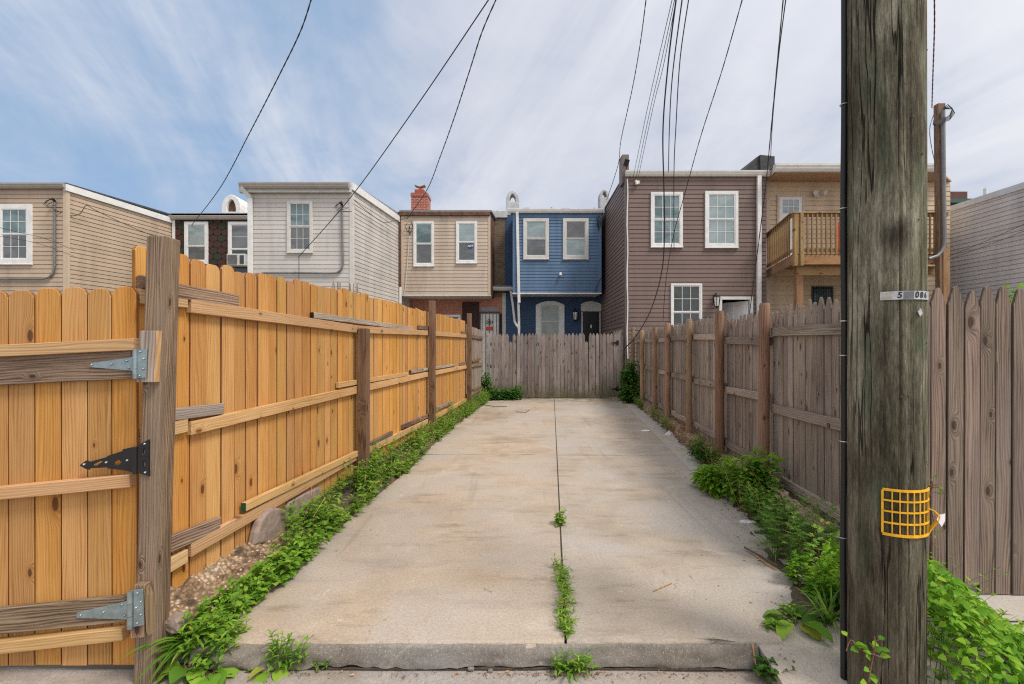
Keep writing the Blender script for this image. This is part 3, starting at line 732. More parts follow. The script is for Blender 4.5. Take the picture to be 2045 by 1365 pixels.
h1 = MB(); pxpoly(h1, [(178, 730), (182, 724), (262, 713), (262, 740), (182, 733)], 2.236, .004)
pxpoly(h1, [(262, 712), (273, 711), (273, 740), (262, 741)], 2.2, .036)
o = h1.build('hinge_strap', M['galv'], gate, .001)
bolts([(183, 728), (222, 727), (253, 720), (257, 735)], 2.234, o, 'galv')
h2 = MB(); pxpoly(h2, [(274, 698), (293, 696), (291, 754), (271, 755)], HD, .006); o = h2.build('hinge_leaf', M['galv'], gp, .001)
bolts([(280, 702), (287, 716), (286, 736), (279, 750)], HD-.002, o)
def knuckle(x, ya, yb, D, r, parent):
    m = MB(); z0, z1 = Z_(yb, D), Z_(ya, D)
    for k in range(3):
        a, b = lerp(z0, z1, k/3)+.001, lerp(z0, z1, (k+1)/3)-.001
        m.tube([(X_(x, D), D, a), (X_(x, D), D, b)], r, 10)
    m.build('hinge_knuckle', M['galv'], parent)
knuckle(270, 696, 756, HD, .0105, gp)
h1 = MB(); pxpoly(h1, [(149, 1229), (154, 1223), (254, 1200), (254, 1237), (154, 1234)], 2.236, .004); o = h1.build('hinge_strap', M['galv'], gate, .001)
bolts([(161, 1228), (207, 1222), (244, 1207), (249, 1229)], 2.234, o)
h2 = MB(); pxpoly(h2, [(266, 1178), (285, 1176), (287, 1248), (266, 1252)], HD, .006); o = h2.build('hinge_leaf', M['galv'], gp, .001)
bolts([(274, 1184), (281, 1201), (272, 1213), (281, 1227), (274, 1244)], HD-.002, o)
knuckle(260, 1180, 1255, HD, .0125, gp)
# black ornamental hinge with pierced plates
def ring(m, outer, inner, D, t):
    n = len(outer); vs = []
    for dd in (D, D+t):
        vs += [(X_(x, D), dd, Z_(y, D)) for x, y in outer]+[(X_(x, D), dd, Z_(y, D)) for x, y in inner]
    fs = []
    for i in range(n):
        j = (i+1) % n
        fs += [(i, j, n+j, n+i), (2*n+i, 3*n+i, 3*n+j, 2*n+j), (i, 2*n+i, 2*n+j, j), (n+i, n+j, 3*n+j, 3*n+i)]
    m.add(vs, fs)
m = MB(); D = 2.235
pxpoly(m, [(158, 929), (172, 919), (178, 922), (178, 938), (172, 937)], D, .008)
ring(m, [(178, 922), (214, 912), (214, 933), (178, 935)], [(184, 928), (200, 920), (205, 921), (190, 931)], D, .008)
ring(m, [(214, 910), (248, 899), (248, 939), (214, 935)], [(226, 924), (235, 917), (243, 923), (233, 930)], D, .008)
pxpoly(m, [(244, 897), (266, 892), (266, 944), (244, 938)], D-.002, .010)
o = m.build('ornamental_strap', M['blackmetal'], gate, .001); bolts([(168, 927), (212, 923), (254, 919)], D-.004, o, 'alu')
m = MB(); D = 2.19
ring(m, [(274, 889), (297, 877), (297, 911), (276, 911)], [(284, 904), (288, 892), (290, 903), (287, 908)], D, .008)
ring(m, [(276, 911), (297, 911), (298, 951), (276, 944)], [(284, 926), (288, 918), (291, 929), (287, 935)], D, .008)
o = m.build('ornamental_leaf', M['blackmetal'], gp, .001); bolts([(289, 886), (290, 943)], D-.002, o, 'alu')
m = MB(); D = 2.19; m.tube([(X_(270, D), D, Z_(946, D)), (X_(270, D), D, Z_(892, D))], .011, 10); m.build('ornamental_knuckle', M['blackmetal'], gp)
# loose stones under the left fence
def stone(name, label, pa, pb, seed, group=None, mat='stone', rough=.02, cube=.88):
    a, b = V(pa), V(pb); bm = []
    m = MB(); n = 8; vs = []; fs = []
    for k in range(n+1):
        for i in range(n*2):
            th = math.pi*k/n; ph = math.pi*i/n
            d = V((math.sin(th)*math.cos(ph), math.sin(th)*math.sin(ph), math.cos(th)))
            q = max(abs(d.x), abs(d.y), abs(d.z)); d = d.lerp(d/q, cube)*.5
            p = V((d.x*(b-a).x, d.y*(b-a).y, d.z*(b-a).z))
            p += p.normalized()*rough*(noise.noise(p*9+V((seed*7, 0, 0)))+.6*noise.noise(p*26+V((seed*7, 0, 0))))
            vs.append(p+(a+b)/2)
    for k in range(n):
        for i in range(n*2): j = (i+1) % (n*2); fs.append((k*2*n+i, k*2*n+j, (k+1)*2*n+j, (k+1)*2*n+i))
    m.add(vs, fs, None, .5, 0, False)
    o = m.build(name, M[mat], loc=((a.x+b.x)/2, (a.y+b.y)/2, a.z)); return tag(o, label, 'stone', group)
def stone_at(name, label, x0, y0, x1, y1, D, t, seed, **k):
    return stone(name, label, (X_(x0, D), D, Z_(y1, D)), (X_(x1, D), D+t, Z_(y0, D)), seed, **k)
def slab_stone(name, label, pts, y0, t, cat='stone'):
    m = MB(); loc = []
    for (x, y) in pts:
        D = DL(x, y0+t); loc.append((sL(D), Z_(y, D)))
    c = (sum(a for a, b in loc)/len(loc), sum(b for a, b in loc)/len(loc)); vs = []; n = len(loc); lay = 5
    for k in range(lay+1):
        f_ = 1-(.10 if k == lay else (.03 if k in (0, lay-1) else 0))
        for (a, b) in loc:
            p = FL.p(c[0]+(a-c[0])*f_, c[1]+(b-c[1])*f_, y0+t*k/lay); vs.append(p+V((noise.noise(p*23), noise.noise(p*23+V((9, 0, 0))), noise.noise(p*19)))*.008)
    fs = [(k*n+i, k*n+(i+1) % n, (k+1)*n+(i+1) % n, (k+1)*n+i) for k in range(lay) for i in range(n)]
    fs += [tuple(range(n-1, -1, -1)), tuple(range(lay*n, lay*n+n))]
    m.add(vs, fs); tag(m.build(name, M['stone'], loc=FL.p(c[0], min(b for a, b in loc), y0), bevel=.006, bseg=2), label, cat)
slab_stone('paving_stone', 'rounded pinkish stone under the bottom rail, nearer of two', [(511, 1088), (516, 1062), (522, 1040), (533, 1024), (548, 1014), (562, 1012), (574, 1018), (582, 1030), (580, 1052), (560, 1078)], .012, .06)
slab_stone('paving_stone', 'flat pinkish stone slab wedged under the orange fence, farther of two', [(574, 1046), (575, 1012), (581, 1001), (610, 985), (640, 971), (644, 974), (643, 1010), (605, 1036)], .003, .035)
stone_at('brick_fragment', 'small pinkish brick fragment at the foot of the gate post', 328, 1238, 354, 1266, 2.27, .08, 3, rough=.012)
# ================================================================== houses
def lap_wall(name, fr, x0, x1, z0, z1, pitch, mat, parent, openings=(), lip=.0165):
    m = MB(); k = 0; zb = z0
    while zb < z1-1e-4:
        zt = min(zb+pitch, z1); g = min(.024, (zt-zb)*.3)
        prof = [(lip, zb), (lip*.45, zt-g), (-.4*lip, zt-g*.7), (-.4*lip, zt), (lip, zt)]
        iv = [(x0, x1)]
        for (a, b, c, d) in openings:
            if c < (zb+zt)/2 < d:
                nv = []
                for (p, q) in iv:
                    if b <= p or a >= q: nv.append((p, q))
                    else:
                        if a > p: nv.append((p, a))
                        if b < q: nv.append((b, q))
                iv = nv
        rn = R()
        for (p, q) in iv:
            vs = [fr.p(p, z, y) for y, z in prof]+[fr.p(q, z, y) for y, z in prof]; n = len(prof)
            m.add(vs, [(i, i+n, i+n+1, i+1) for i in range(n-1)], None, rn)
        zb = zt; k += 1
    return m.build(name, mat, parent)
def fb(name, fr, x0, x1, z0, z1, y0, y1, mat, parent, bevel=0.):
    m = MB(); m.fbox(fr, x0, x1, z0, z1, y0, y1, .5); return m.build(name, mat, parent, bevel)
def window(fr, x0, x1, z0, z1, parent, cas=.075, cols=3, rows=(2, 2), up='paneblind', lo='panegrey', frame='white', y0=.021, sill=True, split=.5):
    m = MB(); c = cas
    m.fbox(fr, x0, x0+c, z0, z1, -.01, y0+.035); m.fbox(fr, x1-c, x1, z0, z1, -.01, y0+.035)
    m.fbox(fr, x0+c, x1-c, z1-c, z1, -.01, y0+.034); m.fbox(fr, x0+c, x1-c, z0, z0+c, -.01, y0+.034)
    if sill: m.fbox(fr, x0-.012, x1+.012, z0-.025, z0, -.01, y0+.055)
    w = m.build('window', M[frame], parent, .003)
    a, b, lo0, hi = x0+c, x1-c, z0+c, z1-c; zm = lerp(lo0, hi, 1-split); s = .032
    for (p, q, yy, nr, pm) in ((zm, hi, y0+.008, rows[0], up), (lo0, zm, y0-.004, rows[1], lo)):
        m = MB()
        m.fbox(fr, a, a+s, p, q, -.01, yy+.013); m.fbox(fr, b-s, b, p, q, -.01, yy+.013)
        m.fbox(fr, a+s, b-s, q-s, q, -.01, yy+.0125); m.fbox(fr, a+s, b-s, p, p+s*1.1, -.01, yy+.0125)
        if cols > 1:
            for k in range(1, cols):
                x = lerp(a+s, b-s, k/cols); m.fbox(fr, x-.007, x+.007, p+s*1.1, q-s, -.01, yy+.007)
        if nr > 1:
            for k in range(1, nr):
                z = lerp(p+s, q-s, k/nr); m.fbox(fr, a+s, b-s, z-.007, z+.007, -.01, yy+.008)
        m.build('sash', M[frame], w)
        m = MB(); m.fbox(fr, a+s*.5, b-s*.5, p+s*.5, q-s*.5, -.011, yy+.002); m.build('pane', M[pm], w)
    return w
def gutter(fr, x0, x1, zt, h, parent, mat, y=0., w=.12):
    m = MB(); m.prism([(0, 0), (w*.6, 0), (w*.85, h*.35), (w*.9, h*.6), (w, h*.72), (w, h), (0, h)], fr.p(x0, zt-h, y), fr.n, EZ, fr.ex, x1-x0, .5); return m.build('gutter', M[mat], parent)
def spout(pts, parent, mat='white', w=.075, t=.06, wd=V((1, 0, 0))):
    m = MB()
    for a, b in zip(pts, pts[1:]): m.board(a, b+(b-a).normalized()*.012, wd, w, t, .5)
    return m.build('downspout', M[mat], parent, .006)
def side(fr, x, slope, right=True):
    c = fr.p(x, 0)
    return Frame(c, (slope, 1, 0), (1, -slope, 0) if right else (-1, slope, 0))
def pipe(name, pts, r, mat, parent, seg=8):
    m = MB(); m.tube(pts, r, seg); return m.build(name, M[mat], parent)
def roofslab(xl, xr, D, z, sl, depth, parent, mat='roof', over=.05, t=.06, sr=None):
    sr = sl if sr is None else sr
    m = MB(); vs = []
    for zz in (z, z+t):
        vs += [(xl-over, D-over, zz), (xr+over, D-over, zz), (xr+over+sr*depth, D+depth, zz+.15), (xl-over+sl*depth, D+depth, zz+.15)]
    m.add(vs, [(0, 3, 2, 1), (4, 5, 6, 7), (0, 1, 5, 4), (1, 2, 6, 5), (2, 3, 7, 6), (3, 0, 4, 7)]); return m.build('roof', M[mat], parent)
def arch_chimney(px0, px1, py0, py1, D, parent, mat, depth=.6, hole=True, inner=None, bot=0.):
    x0, x1, z0, z1 = X_(px0, D), X_(px1, D), Z_(py1, D)-bot, Z_(py0, D); w = x1-x0; cx = (x0+x1)/2
    n = 13; out, inn = [], []
    zs = z1-w*.75
    for i in range(n):
        a = math.pi*i/(n-1)
        pt = abs(math.sin(a))**.9
        out.append((cx+w/2*math.cos(a)*(1 if True else 0), zs+(z1-zs)*pt))
        inn.append((cx+w*.23*math.cos(a), zs-w*.02+(z1-zs)*.70*abs(math.sin(a))**1.15))
    outer = [(x1, z0), (x1, zs-w*.1)]+out+[(x0, zs-w*.1), (x0, z0)]
    zb = zs-w*.12
    inner_ = [(cx+w*.2, zb), (cx+w*.23, zb+.01)]+inn+[(cx-w*.23, zb+.01), (cx-w*.2, zb)]
    m = MB(); N = len(outer); vs = []
    for d in (D, D+depth): vs += [(x, d, z) for x, z in outer]+[(x, d, z) for x, z in inner_]
    fs = []
    for i in range(N-1):
        j = i+1
        fs += [(i, j, N+j, N+i), (2*N+i, 3*N+i, 3*N+j, 2*N+j), (i, 2*N+i, 2*N+j, j), (N+i, N+j, 3*N+j, 3*N+i)]
    fs += [(0, N, 2*N-1, N-1), (2*N, 3*N-1, 4*N-1, 3*N)[::-1], (N, 3*N, 4*N-1, 2*N-1)]
    m.add(vs, fs); o = m.build('chimney', M[mat], parent, .02)
    if inner:
        m = MB(); m.box((cx-w*.3, D+.12, zb-.05), (cx+w*.3, D+.2, z1-w*.2)); m.build('flue', M[inner], o)
    return o
def brick_wall(name, x0, x1, z0, z1, D, t, mat, parent):
    m = MB(); m.box((x0, D, z0), (x1, D+t, z1)); return m.build(name, M[mat], parent)
def lantern(x, z, D, parent, s=1.):
    m = MB(); c = V((x, D-.12*s, z))
    m.fbox(Frame((x, D, 0), (1, 0, 0), (0, -1, 0)), -.04*s, .04*s, z-.02*s, z+.16*s, 0, .02)
    m.tube([(x, D, z+.12*s), (x, D-.06*s, z+.20*s), (x, D-.12*s, z+.17*s), (x, D-.12*s, z+.12*s)], .010*s, 6)
    m.tube([c+V((0, 0, q))*s for q in (.10, .125, .15)], [.085*s, .05*s, .01*s], 6)
    m.tube([c+V((0, 0, q))*s for q in (-.14, -.12, -.10)], [.01*s, .05*s, .055*s], 6)
    for k in range(6):
        a = math.pi*k/3; m.tube([c+V((math.cos(a)*.075, math.sin(a)*.075, .10))*s, c+V((math.cos(a)*.05, math.sin(a)*.05, -.10))*s], .006*s, 4)
    o = m.build('wall_lantern', M['blackmetal'], parent)
    m = MB(); m.tube([c+V((0, 0, q))*s for q in (-.10, 0, .10)], [.045*s, .058*s, .07*s], 8); m.build('lamp_glass', M['lamp'], o)
    return o
def weatherhead(p, parent, r=.03):
    m = MB(); m.tube([p, p+V((0, -.01, .05)), p+V((0, -.06, .09)), p+V((-.02, -.13, .05))], [r, r*1.3, r*1.4, r*.9], 8); o = m.build('weatherhead', M['black'], parent)
    m = MB()
    for k in range(3):
        a = p+V((-.02, -.12, .05)); b = p+V((.12+.13*k, -.2, -.05-.09*k))
        m.tube([a, a+V((-.09-.03*k, -.05, -.06-.05*k)), a+V((-.02, -.06, -.2-.03*k)), b], .008, 5)
    m.build('service_loop', M['wire'], parent); return o
NF = ((1, 0, 0), (0, -1, 0))
ZB = -.1
# ---- tan house at the far left
D = 14.; xr = X_(132, D); xl = X_(-330, D); zt = Z_(368, D); f = Frame((0, D, 0), *NF)
h = thing('tan_house', 'tan vinyl sided row house at the left edge with one white window', 'house', ((xl+xr)/2, D, 0))
lap_wall('front_wall', f, xl, xr, ZB, zt-.12, .135, M['tan'], h)
s = side(f, xr, .15); lap_wall('side_wall', s, 0, 5.5, ZB, zt-.05, .135, M['tan'], h)
fb('corner_trim', f, xr-.07, xr+.03, ZB, zt-.14, -.03, .026, M['tantrim'], h); fb('corner_trim', s, .0, .09, ZB, zt-.2, -.03, .027, M['tantrim'], h)
fb('side_fascia', s, -.06, 5.5, zt-.2, zt, -.02, .07, M['white'], h)
gutter(f, xl, xr+.05, zt, .15, h, 'gutter', .02, .16)
roofslab(xl, xr, D, zt-.02, .15, 5.5, h, 'roof')
window(f, X_(-4, D), X_(66, D), Z_(527, D), Z_(408, D), h, .15, 3, (2, 2), 'pane', 'panegrey')
p0 = V((X_(113, D), D-.06, Z_(405, D)))
pipe('conduit', [p0, (p0.x, p0.y, Z_(530, D)), (p0.x-.04, p0.y, Z_(545, D)), (p0.x-.17, p0.y, Z_(554, D)), (p0.x-.35, p0.y, Z_(557, D)), (X_(-60, D), p0.y, Z_(558, D))], .032, 'pipe', h)
weatherhead(p0, h)
# ---- dark shingle house
D = 17.6; xl = X_(346, D); xr = X_(535, D); zt = Z_(429, D); f = Frame((0, D, 0), *NF)
h = thing('shingle_house', 'row house clad in dark green and red hexagonal shingles', 'house', ((xl+xr)/2, D, 0))
def shingle_mat():
    m, t = newmat('hex_shingles')
    rnd = t.n('ShaderNodeAttribute', attribute_name='rnd').outputs['Fac']
    co = t.n('ShaderNodeTexCoord').outputs['Object']
    col = t.ramp(rnd, [(0, (.022, .036, .02)), (.38, (.03, .042, .024)), (.42, (.055, .028, .02)), (.66, (.075, .026, .018)), (.7, (.03, .032, .03)), (1, (.05, .024, .018))])
    col = t.mix(t.mapr(t.noise(co, 40, 3), .35, .7, 0, .4), col, (.02, .018, .015)); setin(t, 'Base Color', col); setin(t, 'Roughness', .95)
    return m
m = MB(); m.box((xl, D, ZB), (xr, D+.2, zt-.1)); m.build('front_wall', plain('dark_shingle_base', (.02, .02, .016), .9), h)
m = MB(); w_ = .31; r_ = .235; row = 0; z = 2.8
while z < zt-.1:
    x = xl+.02+(w_/2 if row % 2 else 0)
    while x < xr+.1:
        g = .008
        def cl(a): return min(max(a, xl), xr)
        poly = [(cl(x-w_/2+g), z+.08), (cl(x-w_*.24), z), (cl(x+w_*.24), z), (cl(x+w_/2-g), z+.08), (cl(x+w_/2-g), z+r_+.02), (cl(x-w_/2+g), z+r_+.02)]
        if cl(x-w_*.24) < cl(x+w_*.24)-.02:
            vs = [V((a, D-.012-(.012 if b < z+.1 else 0), min(b, zt-.1))) for a, b in poly]+[V((a, D, min(b, zt-.1))) for a, b in poly]; n = 6
            band = noise.noise(V((x*1.1, z*1.3, 0)))*.5+.5
            m.add(vs, [tuple(range(n))]+[(i, i+n, (i+1) % n+n, (i+1) % n) for i in range(n)], None, (band*.6+R()*.4) % 1)
        x += w_
    z += r_; row += 1
m.build('shingles', shingle_mat(), h)
gutter(f, xl-.15, xr, Z_(432, D), .14, h, 'gutter', .03, .14)
m = MB(); m.box((xl-.1, D-.05, Z_(432, D)), (xr, D+.6, Z_(425, D))); m.build('roof_edge', M['greyroof'], h, .02)
roofslab(xl, xr, D, Z_(430, D), .12, 5, h, 'greyroof')
arch_chimney(442, 481, 388, 428, 19., h, 'whitestucco', .8, inner='rust', bot=.3)
w = window(f, X_(370, D), X_(417, D), Z_(526, D), Z_(443, D), h, .11, 1, (1, 1), 'paneblind', 'panegrey', y0=.03, split=.6)
w = window(f, X_(457, D), X_(503, D), Z_(552, D), Z_(443, D), h, .11, 1, (2, 1), 'panegrey', 'panedark', y0=.03)
fb('corner_trim', f, xl-.02, xl+.09, ZB, zt-.12, -.05, .035, M['white'], h)
ac = thing('air_conditioner', 'white window air conditioner under the right window of the shingle house', 'air conditioner', (X_(482, D), D-.2, Z_(533, D)))
m = MB(); m.box((X_(464, D), D-.36, Z_(533, D)), (X_(500, D), D-.04, Z_(510, D))); m.build('case', M['offwhite'], ac, .015)
m = MB()
for k in range(9):
    z = lerp(Z_(531, D), Z_(512, D), (k+.5)/9); m.box((X_(466, D), D-.372, z-.014), (X_(485, D), D-.362, z+.008))
m.box((X_(490, D), D-.37, Z_(530, D)), (X_(498, D), D-.362, Z_(513, D))); m.build('grille', M['panedark'], ac)
# ---- pale grey house
D = 14.; xl = X_(500, D); xr = X_(703, D); zt = Z_(366, D); f = Frame((0, D, 0), *NF)
h = thing('pale_grey_house', 'pale grey vinyl sided row house with a single window and bent conduit', 'house', ((xl+xr)/2, D, 0))
lap_wall('front_wall', f, xl, xr, ZB, Z_(386, D), .135, M['ivory'], h, lip=.0105)
s = side(f, xr, .16); lap_wall('side_wall', s, 0, 5.5, ZB, zt-.05, .135, M['ivory'], h, lip=.0105)
sl_ = side(f, xl, .16, False); lap_wall('side_wall', sl_, 0, 5.5, ZB, zt-.05, .135, M['ivory'], h)
fb('corner_trim', f, xr-.07, xr+.03, ZB, zt-.22, -.03, .026, M['offwhite'], h); fb('corner_trim', s, 0, .1, ZB, zt-.24, -.03, .027, M['offwhite'], h)
fb('side_fascia', s, -.1, 5.5, zt-.22, zt, -.02, .07, M['white'], h)
m = MB(); m.box((xl-.28, D-.14, Z_(386, D)), (xr+.02, D+.02, Z_(380, D))); m.build('soffit', M['offwhite'], h)
gutter(f, X_(479, 13.8), X_(697, 13.8), Z_(366, 13.85), .17, h, 'gutter', .145, .14)
roofslab(xl, xr, D, zt-.03, .16, 5.5, h, 'greyroof', .02)
window(f, X_(574.5, D), X_(625, D), Z_(504, D), Z_(401, D), h, .075, 3, (2, 2), 'pane', 'panegrey', 'offwhite')
spout([V((X_(489, D), D-.22, Z_(378, D))), V((X_(496, D), D-.12, Z_(388, D))), V((X_(502, D), D-.06, Z_(396, D))), V((X_(502.5, D), D-.06, 0))], h, 'white', .14, .07)
p0 = V((X_(684, D), D-.055, Z_(412, D)))
pipe('conduit', [p0, (p0.x+.01, p0.y, Z_(470, D)), (p0.x+.03, p0.y, Z_(528, D)), (p0.x-.02, p0.y, Z_(539, D)), (p0.x-.16, p0.y, Z_(545, D)), (p0.x-.4, p0.y, Z_(546, D)), (X_(600, D), p0.y, Z_(545, D)), (X_(530, D), p0.y, Z_(545, D)), (X_(512, D), p0.y, Z_(549, D))], .03, 'pipe', h)
weatherhead(p0, h)
# ---- beige house with overhanging upper storey
D = 17.5; D2 = 18.6; xl = X_(802, D); xr = X_(978, D); zb = Z_(588, D); zt = Z_(421, D); f = Frame((0, D, 0), *NF); f2 = Frame((0, D2, 0), *NF)
h = thing('beige_house', 'beige sided row house with a brick chimney and salmon ground floor', 'house', ((xl+xr)/2, D2, 0))
lap_wall('front_wall', f, xl, xr, zb, zt-.15, .135, M['beige'], h, lip=.014)
s = side(f, xr, .13); fb('side_wall', s, 0, D2-D+.3, zb, zt-.1, -.05, .0, M['rust'], h)
sl_ = side(f, xl, .1, False); fb('side_wall', sl_, 0, D2-D+.3, zb, zt-.1, -.05, .0, M['rust'], h)
fb('corner_trim', f, xl-.03, xl+.09, zb, zt-.16, -.03, .027, M['tantrim'], h); fb('corner_trim', f, xr-.06, xr+.03, zb, zt-.16, -.03, .027, M['tantrim'], h)
m = MB(); m.box((xl-.03, D-.015, zb-.05), (xr+.04, D2, zb)); m.build('soffit', M['offwhite'], h)
m = MB(); m.box((xl-.13, D-.10, zt-.2), (xr+.02, D+.05, zt-.04)); m.build('rusty_gutter', M['rust'], h, .02)
roofslab(xl, xr, D, zt-.04, .13, 5, h, 'greyroof', .07)
window(f, X_(826, D), X_(867, D), Z_(531, D), Z_(442, D), h, .085, 1, (1, 1), 'pane', 'panegrey')
w = window(f, X_(911, D), X_(953, D), Z_(525, D), Z_(442, D), h, .085, 1, (1, 1), 'paneblind', 'panegrey')
# alarm company decal on the right window
cx, cz, yy = X_(939.5, D), Z_(491, D), D-.024
m = MB(); r = .115; m.prism([(cx+r*math.cos(math.pi*(k+.5)/4), cz+r*math.sin(math.pi*(k+.5)/4)) for k in range(8)], V((0, yy, 0)), V((1, 0, 0)), EZ, V((0, -1, 0)), .003); o = m.build('alarm_decal', plain('decal_blue', (.02, .03, .16), .4), w)
vs, fs = text_geo('ADT', .105, .15, .004); m = MB(); m.add([(cx+a, yy-.0045, cz+b) for a, b, c in vs], fs); m.build('alarm_lettering', M['white'], w)
spout([V((X_(799, D), D-.02, zt-.15)), V((X_(799.5, D), D-.02, Z_(572, D)))], h, 'rust', .085, .06)
spout([V((X_(800, D), D-.02, Z_(573, D))), V((X_(800, D), D-.02, 0))], h, 'white', .085, .06)
p0 = V((X_(818, D), D-.05, Z_(470, D)))
pipe('meter_cable', [p0, (X_(816, D), p0.y, Z_(500, D)), (X_(814, D), p0.y, Z_(530, D)), (X_(810, D), p0.y, Z_(575, D)), (X_(807, D), p0.y, Z_(590, D))], .014, 'offwhite', h, 6)
m = MB()
for k in range(5):
    a = V((X_(812+U_(-6, 10), D), D-.1, Z_(445+U_(-4, 12), D))); m.tube([a, a+V((U_(-.1, .1), -.03, -.1)), a+V((U_(-.12, .12), 0, -.22)), a+V((U_(-.05, .1), .03, -.3))], .012, 5)
m.build('service_loop', M['wire'], h)
brick_wall('lower_wall', X_(800, D2), X_(1003, D2), ZB, zb+.05, D2, .2, 'salmon', h)
brick_wall('painted_panel', X_(923, D2), X_(957, D2), ZB, Z_(602, D2), D2-.012, .02, 'maroon', h)
brick_wall('painted_panel', X_(997, D2), X_(1003, D2), ZB, Z_(626, D2), D2-.012, .02, 'maroon', h)
brick_wall('painted_strip', X_(1003, D2), X_(1010, D2), ZB, zb+.2, D2-.004, .2, 'whitebrick', h)
brick_wall('upper_wall', X_(986, D2), X_(1008, D2), zb+.06, Z_(436, D2), D2, .3, 'rawbrick', h)
m = MB(); m.box((X_(984, D2), D2-.06, Z_(435, D2)), (X_(1013, D2), D2+.5, Z_(420, D2))); m.build('parapet_cap', M['stucco'], h, .02)
window(f2, X_(873, D2), X_(920, D2), Z_(680, D2), Z_(628, D2), h, .06, 3, (2, 2), 'panedark', 'panedark', y0=.01)
# security door
dr = fb('door', f2, X_(960, D2), X_(996, D2), 0, Z_(626, D2), -.02, .03, M['offwhite'], h)
fb('door_frame', f2, X_(957.5, D2), X_(960, D2), 0, Z_(623, D2), -.02, .06, M['blackmetal'], dr); fb('door_frame', f2, X_(996, D2), X_(998.5, D2), 0, Z_(623, D2), -.02, .06, M['blackmetal'], dr); fb('door_frame', f2, X_(960, D2), X_(996, D2), Z_(626, D2), Z_(623, D2), -.02, .059, M['blackmetal'], dr)
m = MB()
for k in range(5): x = X_(963+k*7.2, D2); m.fbox(f2, x-.01, x+.01, .1, Z_(627, D2), .031, .05)
cx, cz = X_(977, D2), Z_(643, D2)
for k in range(4):
    a = math.pi/2*k; c2 = V((cx+.09*math.cos(a), D2-.06, cz+.07*math.sin(a))); m.tube([c2+V((.05*math.cos(b), 0, .05*math.sin(b))) for b in [2*math.pi*q/10 for q in range(11)]], .009, 5)
m.build('grille', M['blackmetal'], dr)
m = MB(); m.fbox(f2, cx-.12, cx+.14, Z_(659, D2), Z_(652, D2), .05, .06); m.build('red_notice', plain('red_notice_paint', (.55, .05, .03), .6), dr)
fb('transom', f2, X_(961, D2), X_(997, D2), Z_(621, D2), Z_(613, D2), -.02, .02, M['panegrey'], h)
gutter(f2, X_(980, 18.2), X_(1024, 18.2), Z_(573, 18.25), .13, h, 'offwhite', .25, .14)
m = MB(); m.box((X_(982, D2), D2-.3, Z_(573, 18.3)+.0), (X_(1022, D2), D2, Z_(570, 18.3))); m.build('porch_roof', M['greyroof'], h)
# brick chimney with metal cowl
D3 = 19.5; m = MB(); m.box((X_(821, D3), D3, zt-.1), (X_(854, D3), D3+.7, Z_(384, D3))); m.box((X_(820, D3), D3-.03, Z_(391, D3)), (X_(855, D3), D3+.73, Z_(386, D3))); ch = m.build('chimney', M['redbrick'], h)
m = MB(); m.box((X_(827, D3), D3+.1, Z_(384, D3)), (X_(846, D3), D3+.5, Z_(376, D3))); m.build('chimney_pot', plain('terracotta', (.35, .07, .04), .8), ch)
m = MB(); cxx = X_(836.5, D3); m.tube([(cxx, D3+.3, Z_(377, D3)), (cxx, D3+.3, Z_(370, D3))], .07, 10)
m.board((X_(826, D3), D3+.3, Z_(366, D3)), (cxx, D3+.3, Z_(369.5, D3)), (0, 1, 0), .3, .02); m.board((X_(847, D3), D3+.3, Z_(366, D3)), (cxx, D3+.3, Z_(369.5, D3)), (0, 1, 0), .3, .02)
m.build('cowl', M['straw'], ch)
# ---- blue house
xl = X_(1025, D); xr = X_(1200, D); zb = Z_(585, D); zt = Z_(419, D)
h = thing('blue_house', 'bright blue sided row house with navy painted brick ground floor', 'house', ((xl+xr)/2, D2, 0))
lap_wall('front_wall', f, xl, xr, zb, zt-.1, .122, M['blue'], h)
s = side(f, xr, .1); lap_wall('side_wall', s, 0, D2-D, zb, zt-.1, .122, M['blue'], h)
sl_ = side(f, xl, .0, False); lap_wall('side_wall', sl_, 0, D2-D, zb, zt-.1, .122, M['blue'], h)
for x in (xl-.02, xr-.09): fb('corner_trim', f, x, x+.11, zb, zt-.13, -.03, .027, M['blue'], h)
m = MB(); m.box((xl-.03, D-.05, zb-.035), (xr+.02, D-.005, zb+.01)); m.build('drip_edge', M['white'], h)
m = MB(); m.box((xl, D-.005, zb-.02), (xr, D2, zb-.0)); m.build('soffit', M['offwhite'], h)
gutter(f, X_(1014, D), X_(1206, D), Z_(418, D), .15, h, 'white', .02, .13)
m = MB(); m.box((xl-.1, D, zt-.04), (xr+.1, D+.5, zt+.05))
for k in range(26): x = U_(xl, xr); m.box((x, D+U_(0, .3), zt+.05), (x+U_(.05, .3), D+.4, zt+U_(.06, .12)))
m.build('roof_edge', M['greyroof'], h)
roofslab(xl, xr, D+.3, zt-.05, .08, 5, h, 'roof', .02)
brick_wall('main_wall', X_(1008, D2), X_(1213, D2), ZB, Z_(428, D2), D2+.003, .3, 'navy', h)
wup = window(f, X_(1045, D), X_(1096, D), Z_(517, D), Z_(436, D), h, .115, 1, (1, 1), 'paneblind', 'panegrey', 'offwhite')
fb('fan_panel', f, X_(1055, D), X_(1086, D), Z_(510, D), Z_(495, D), .0, .024, M['panegrey'], wup)
window(f, X_(1124, D), X_(1175, D), Z_(517, D), Z_(436, D), h, .115, 1, (1, 1), 'panegrey', 'paneblind', 'offwhite')
spout([V((X_(1032.5, D), D-.09, zt-.1)), V((X_(1033, D), D-.06, zt-.3)), V((X_(1036.5, D), D-.06, Z_(604, D)))], h, 'white', .105, .075)
spout([V((X_(1035, D), D-.02, Z_(603, D))), V((X_(1036.5, D), D+.1, Z_(640, D))), V((X_(1036.5, D), D+.1, 0))], h, 'offwhite', .09, .07)
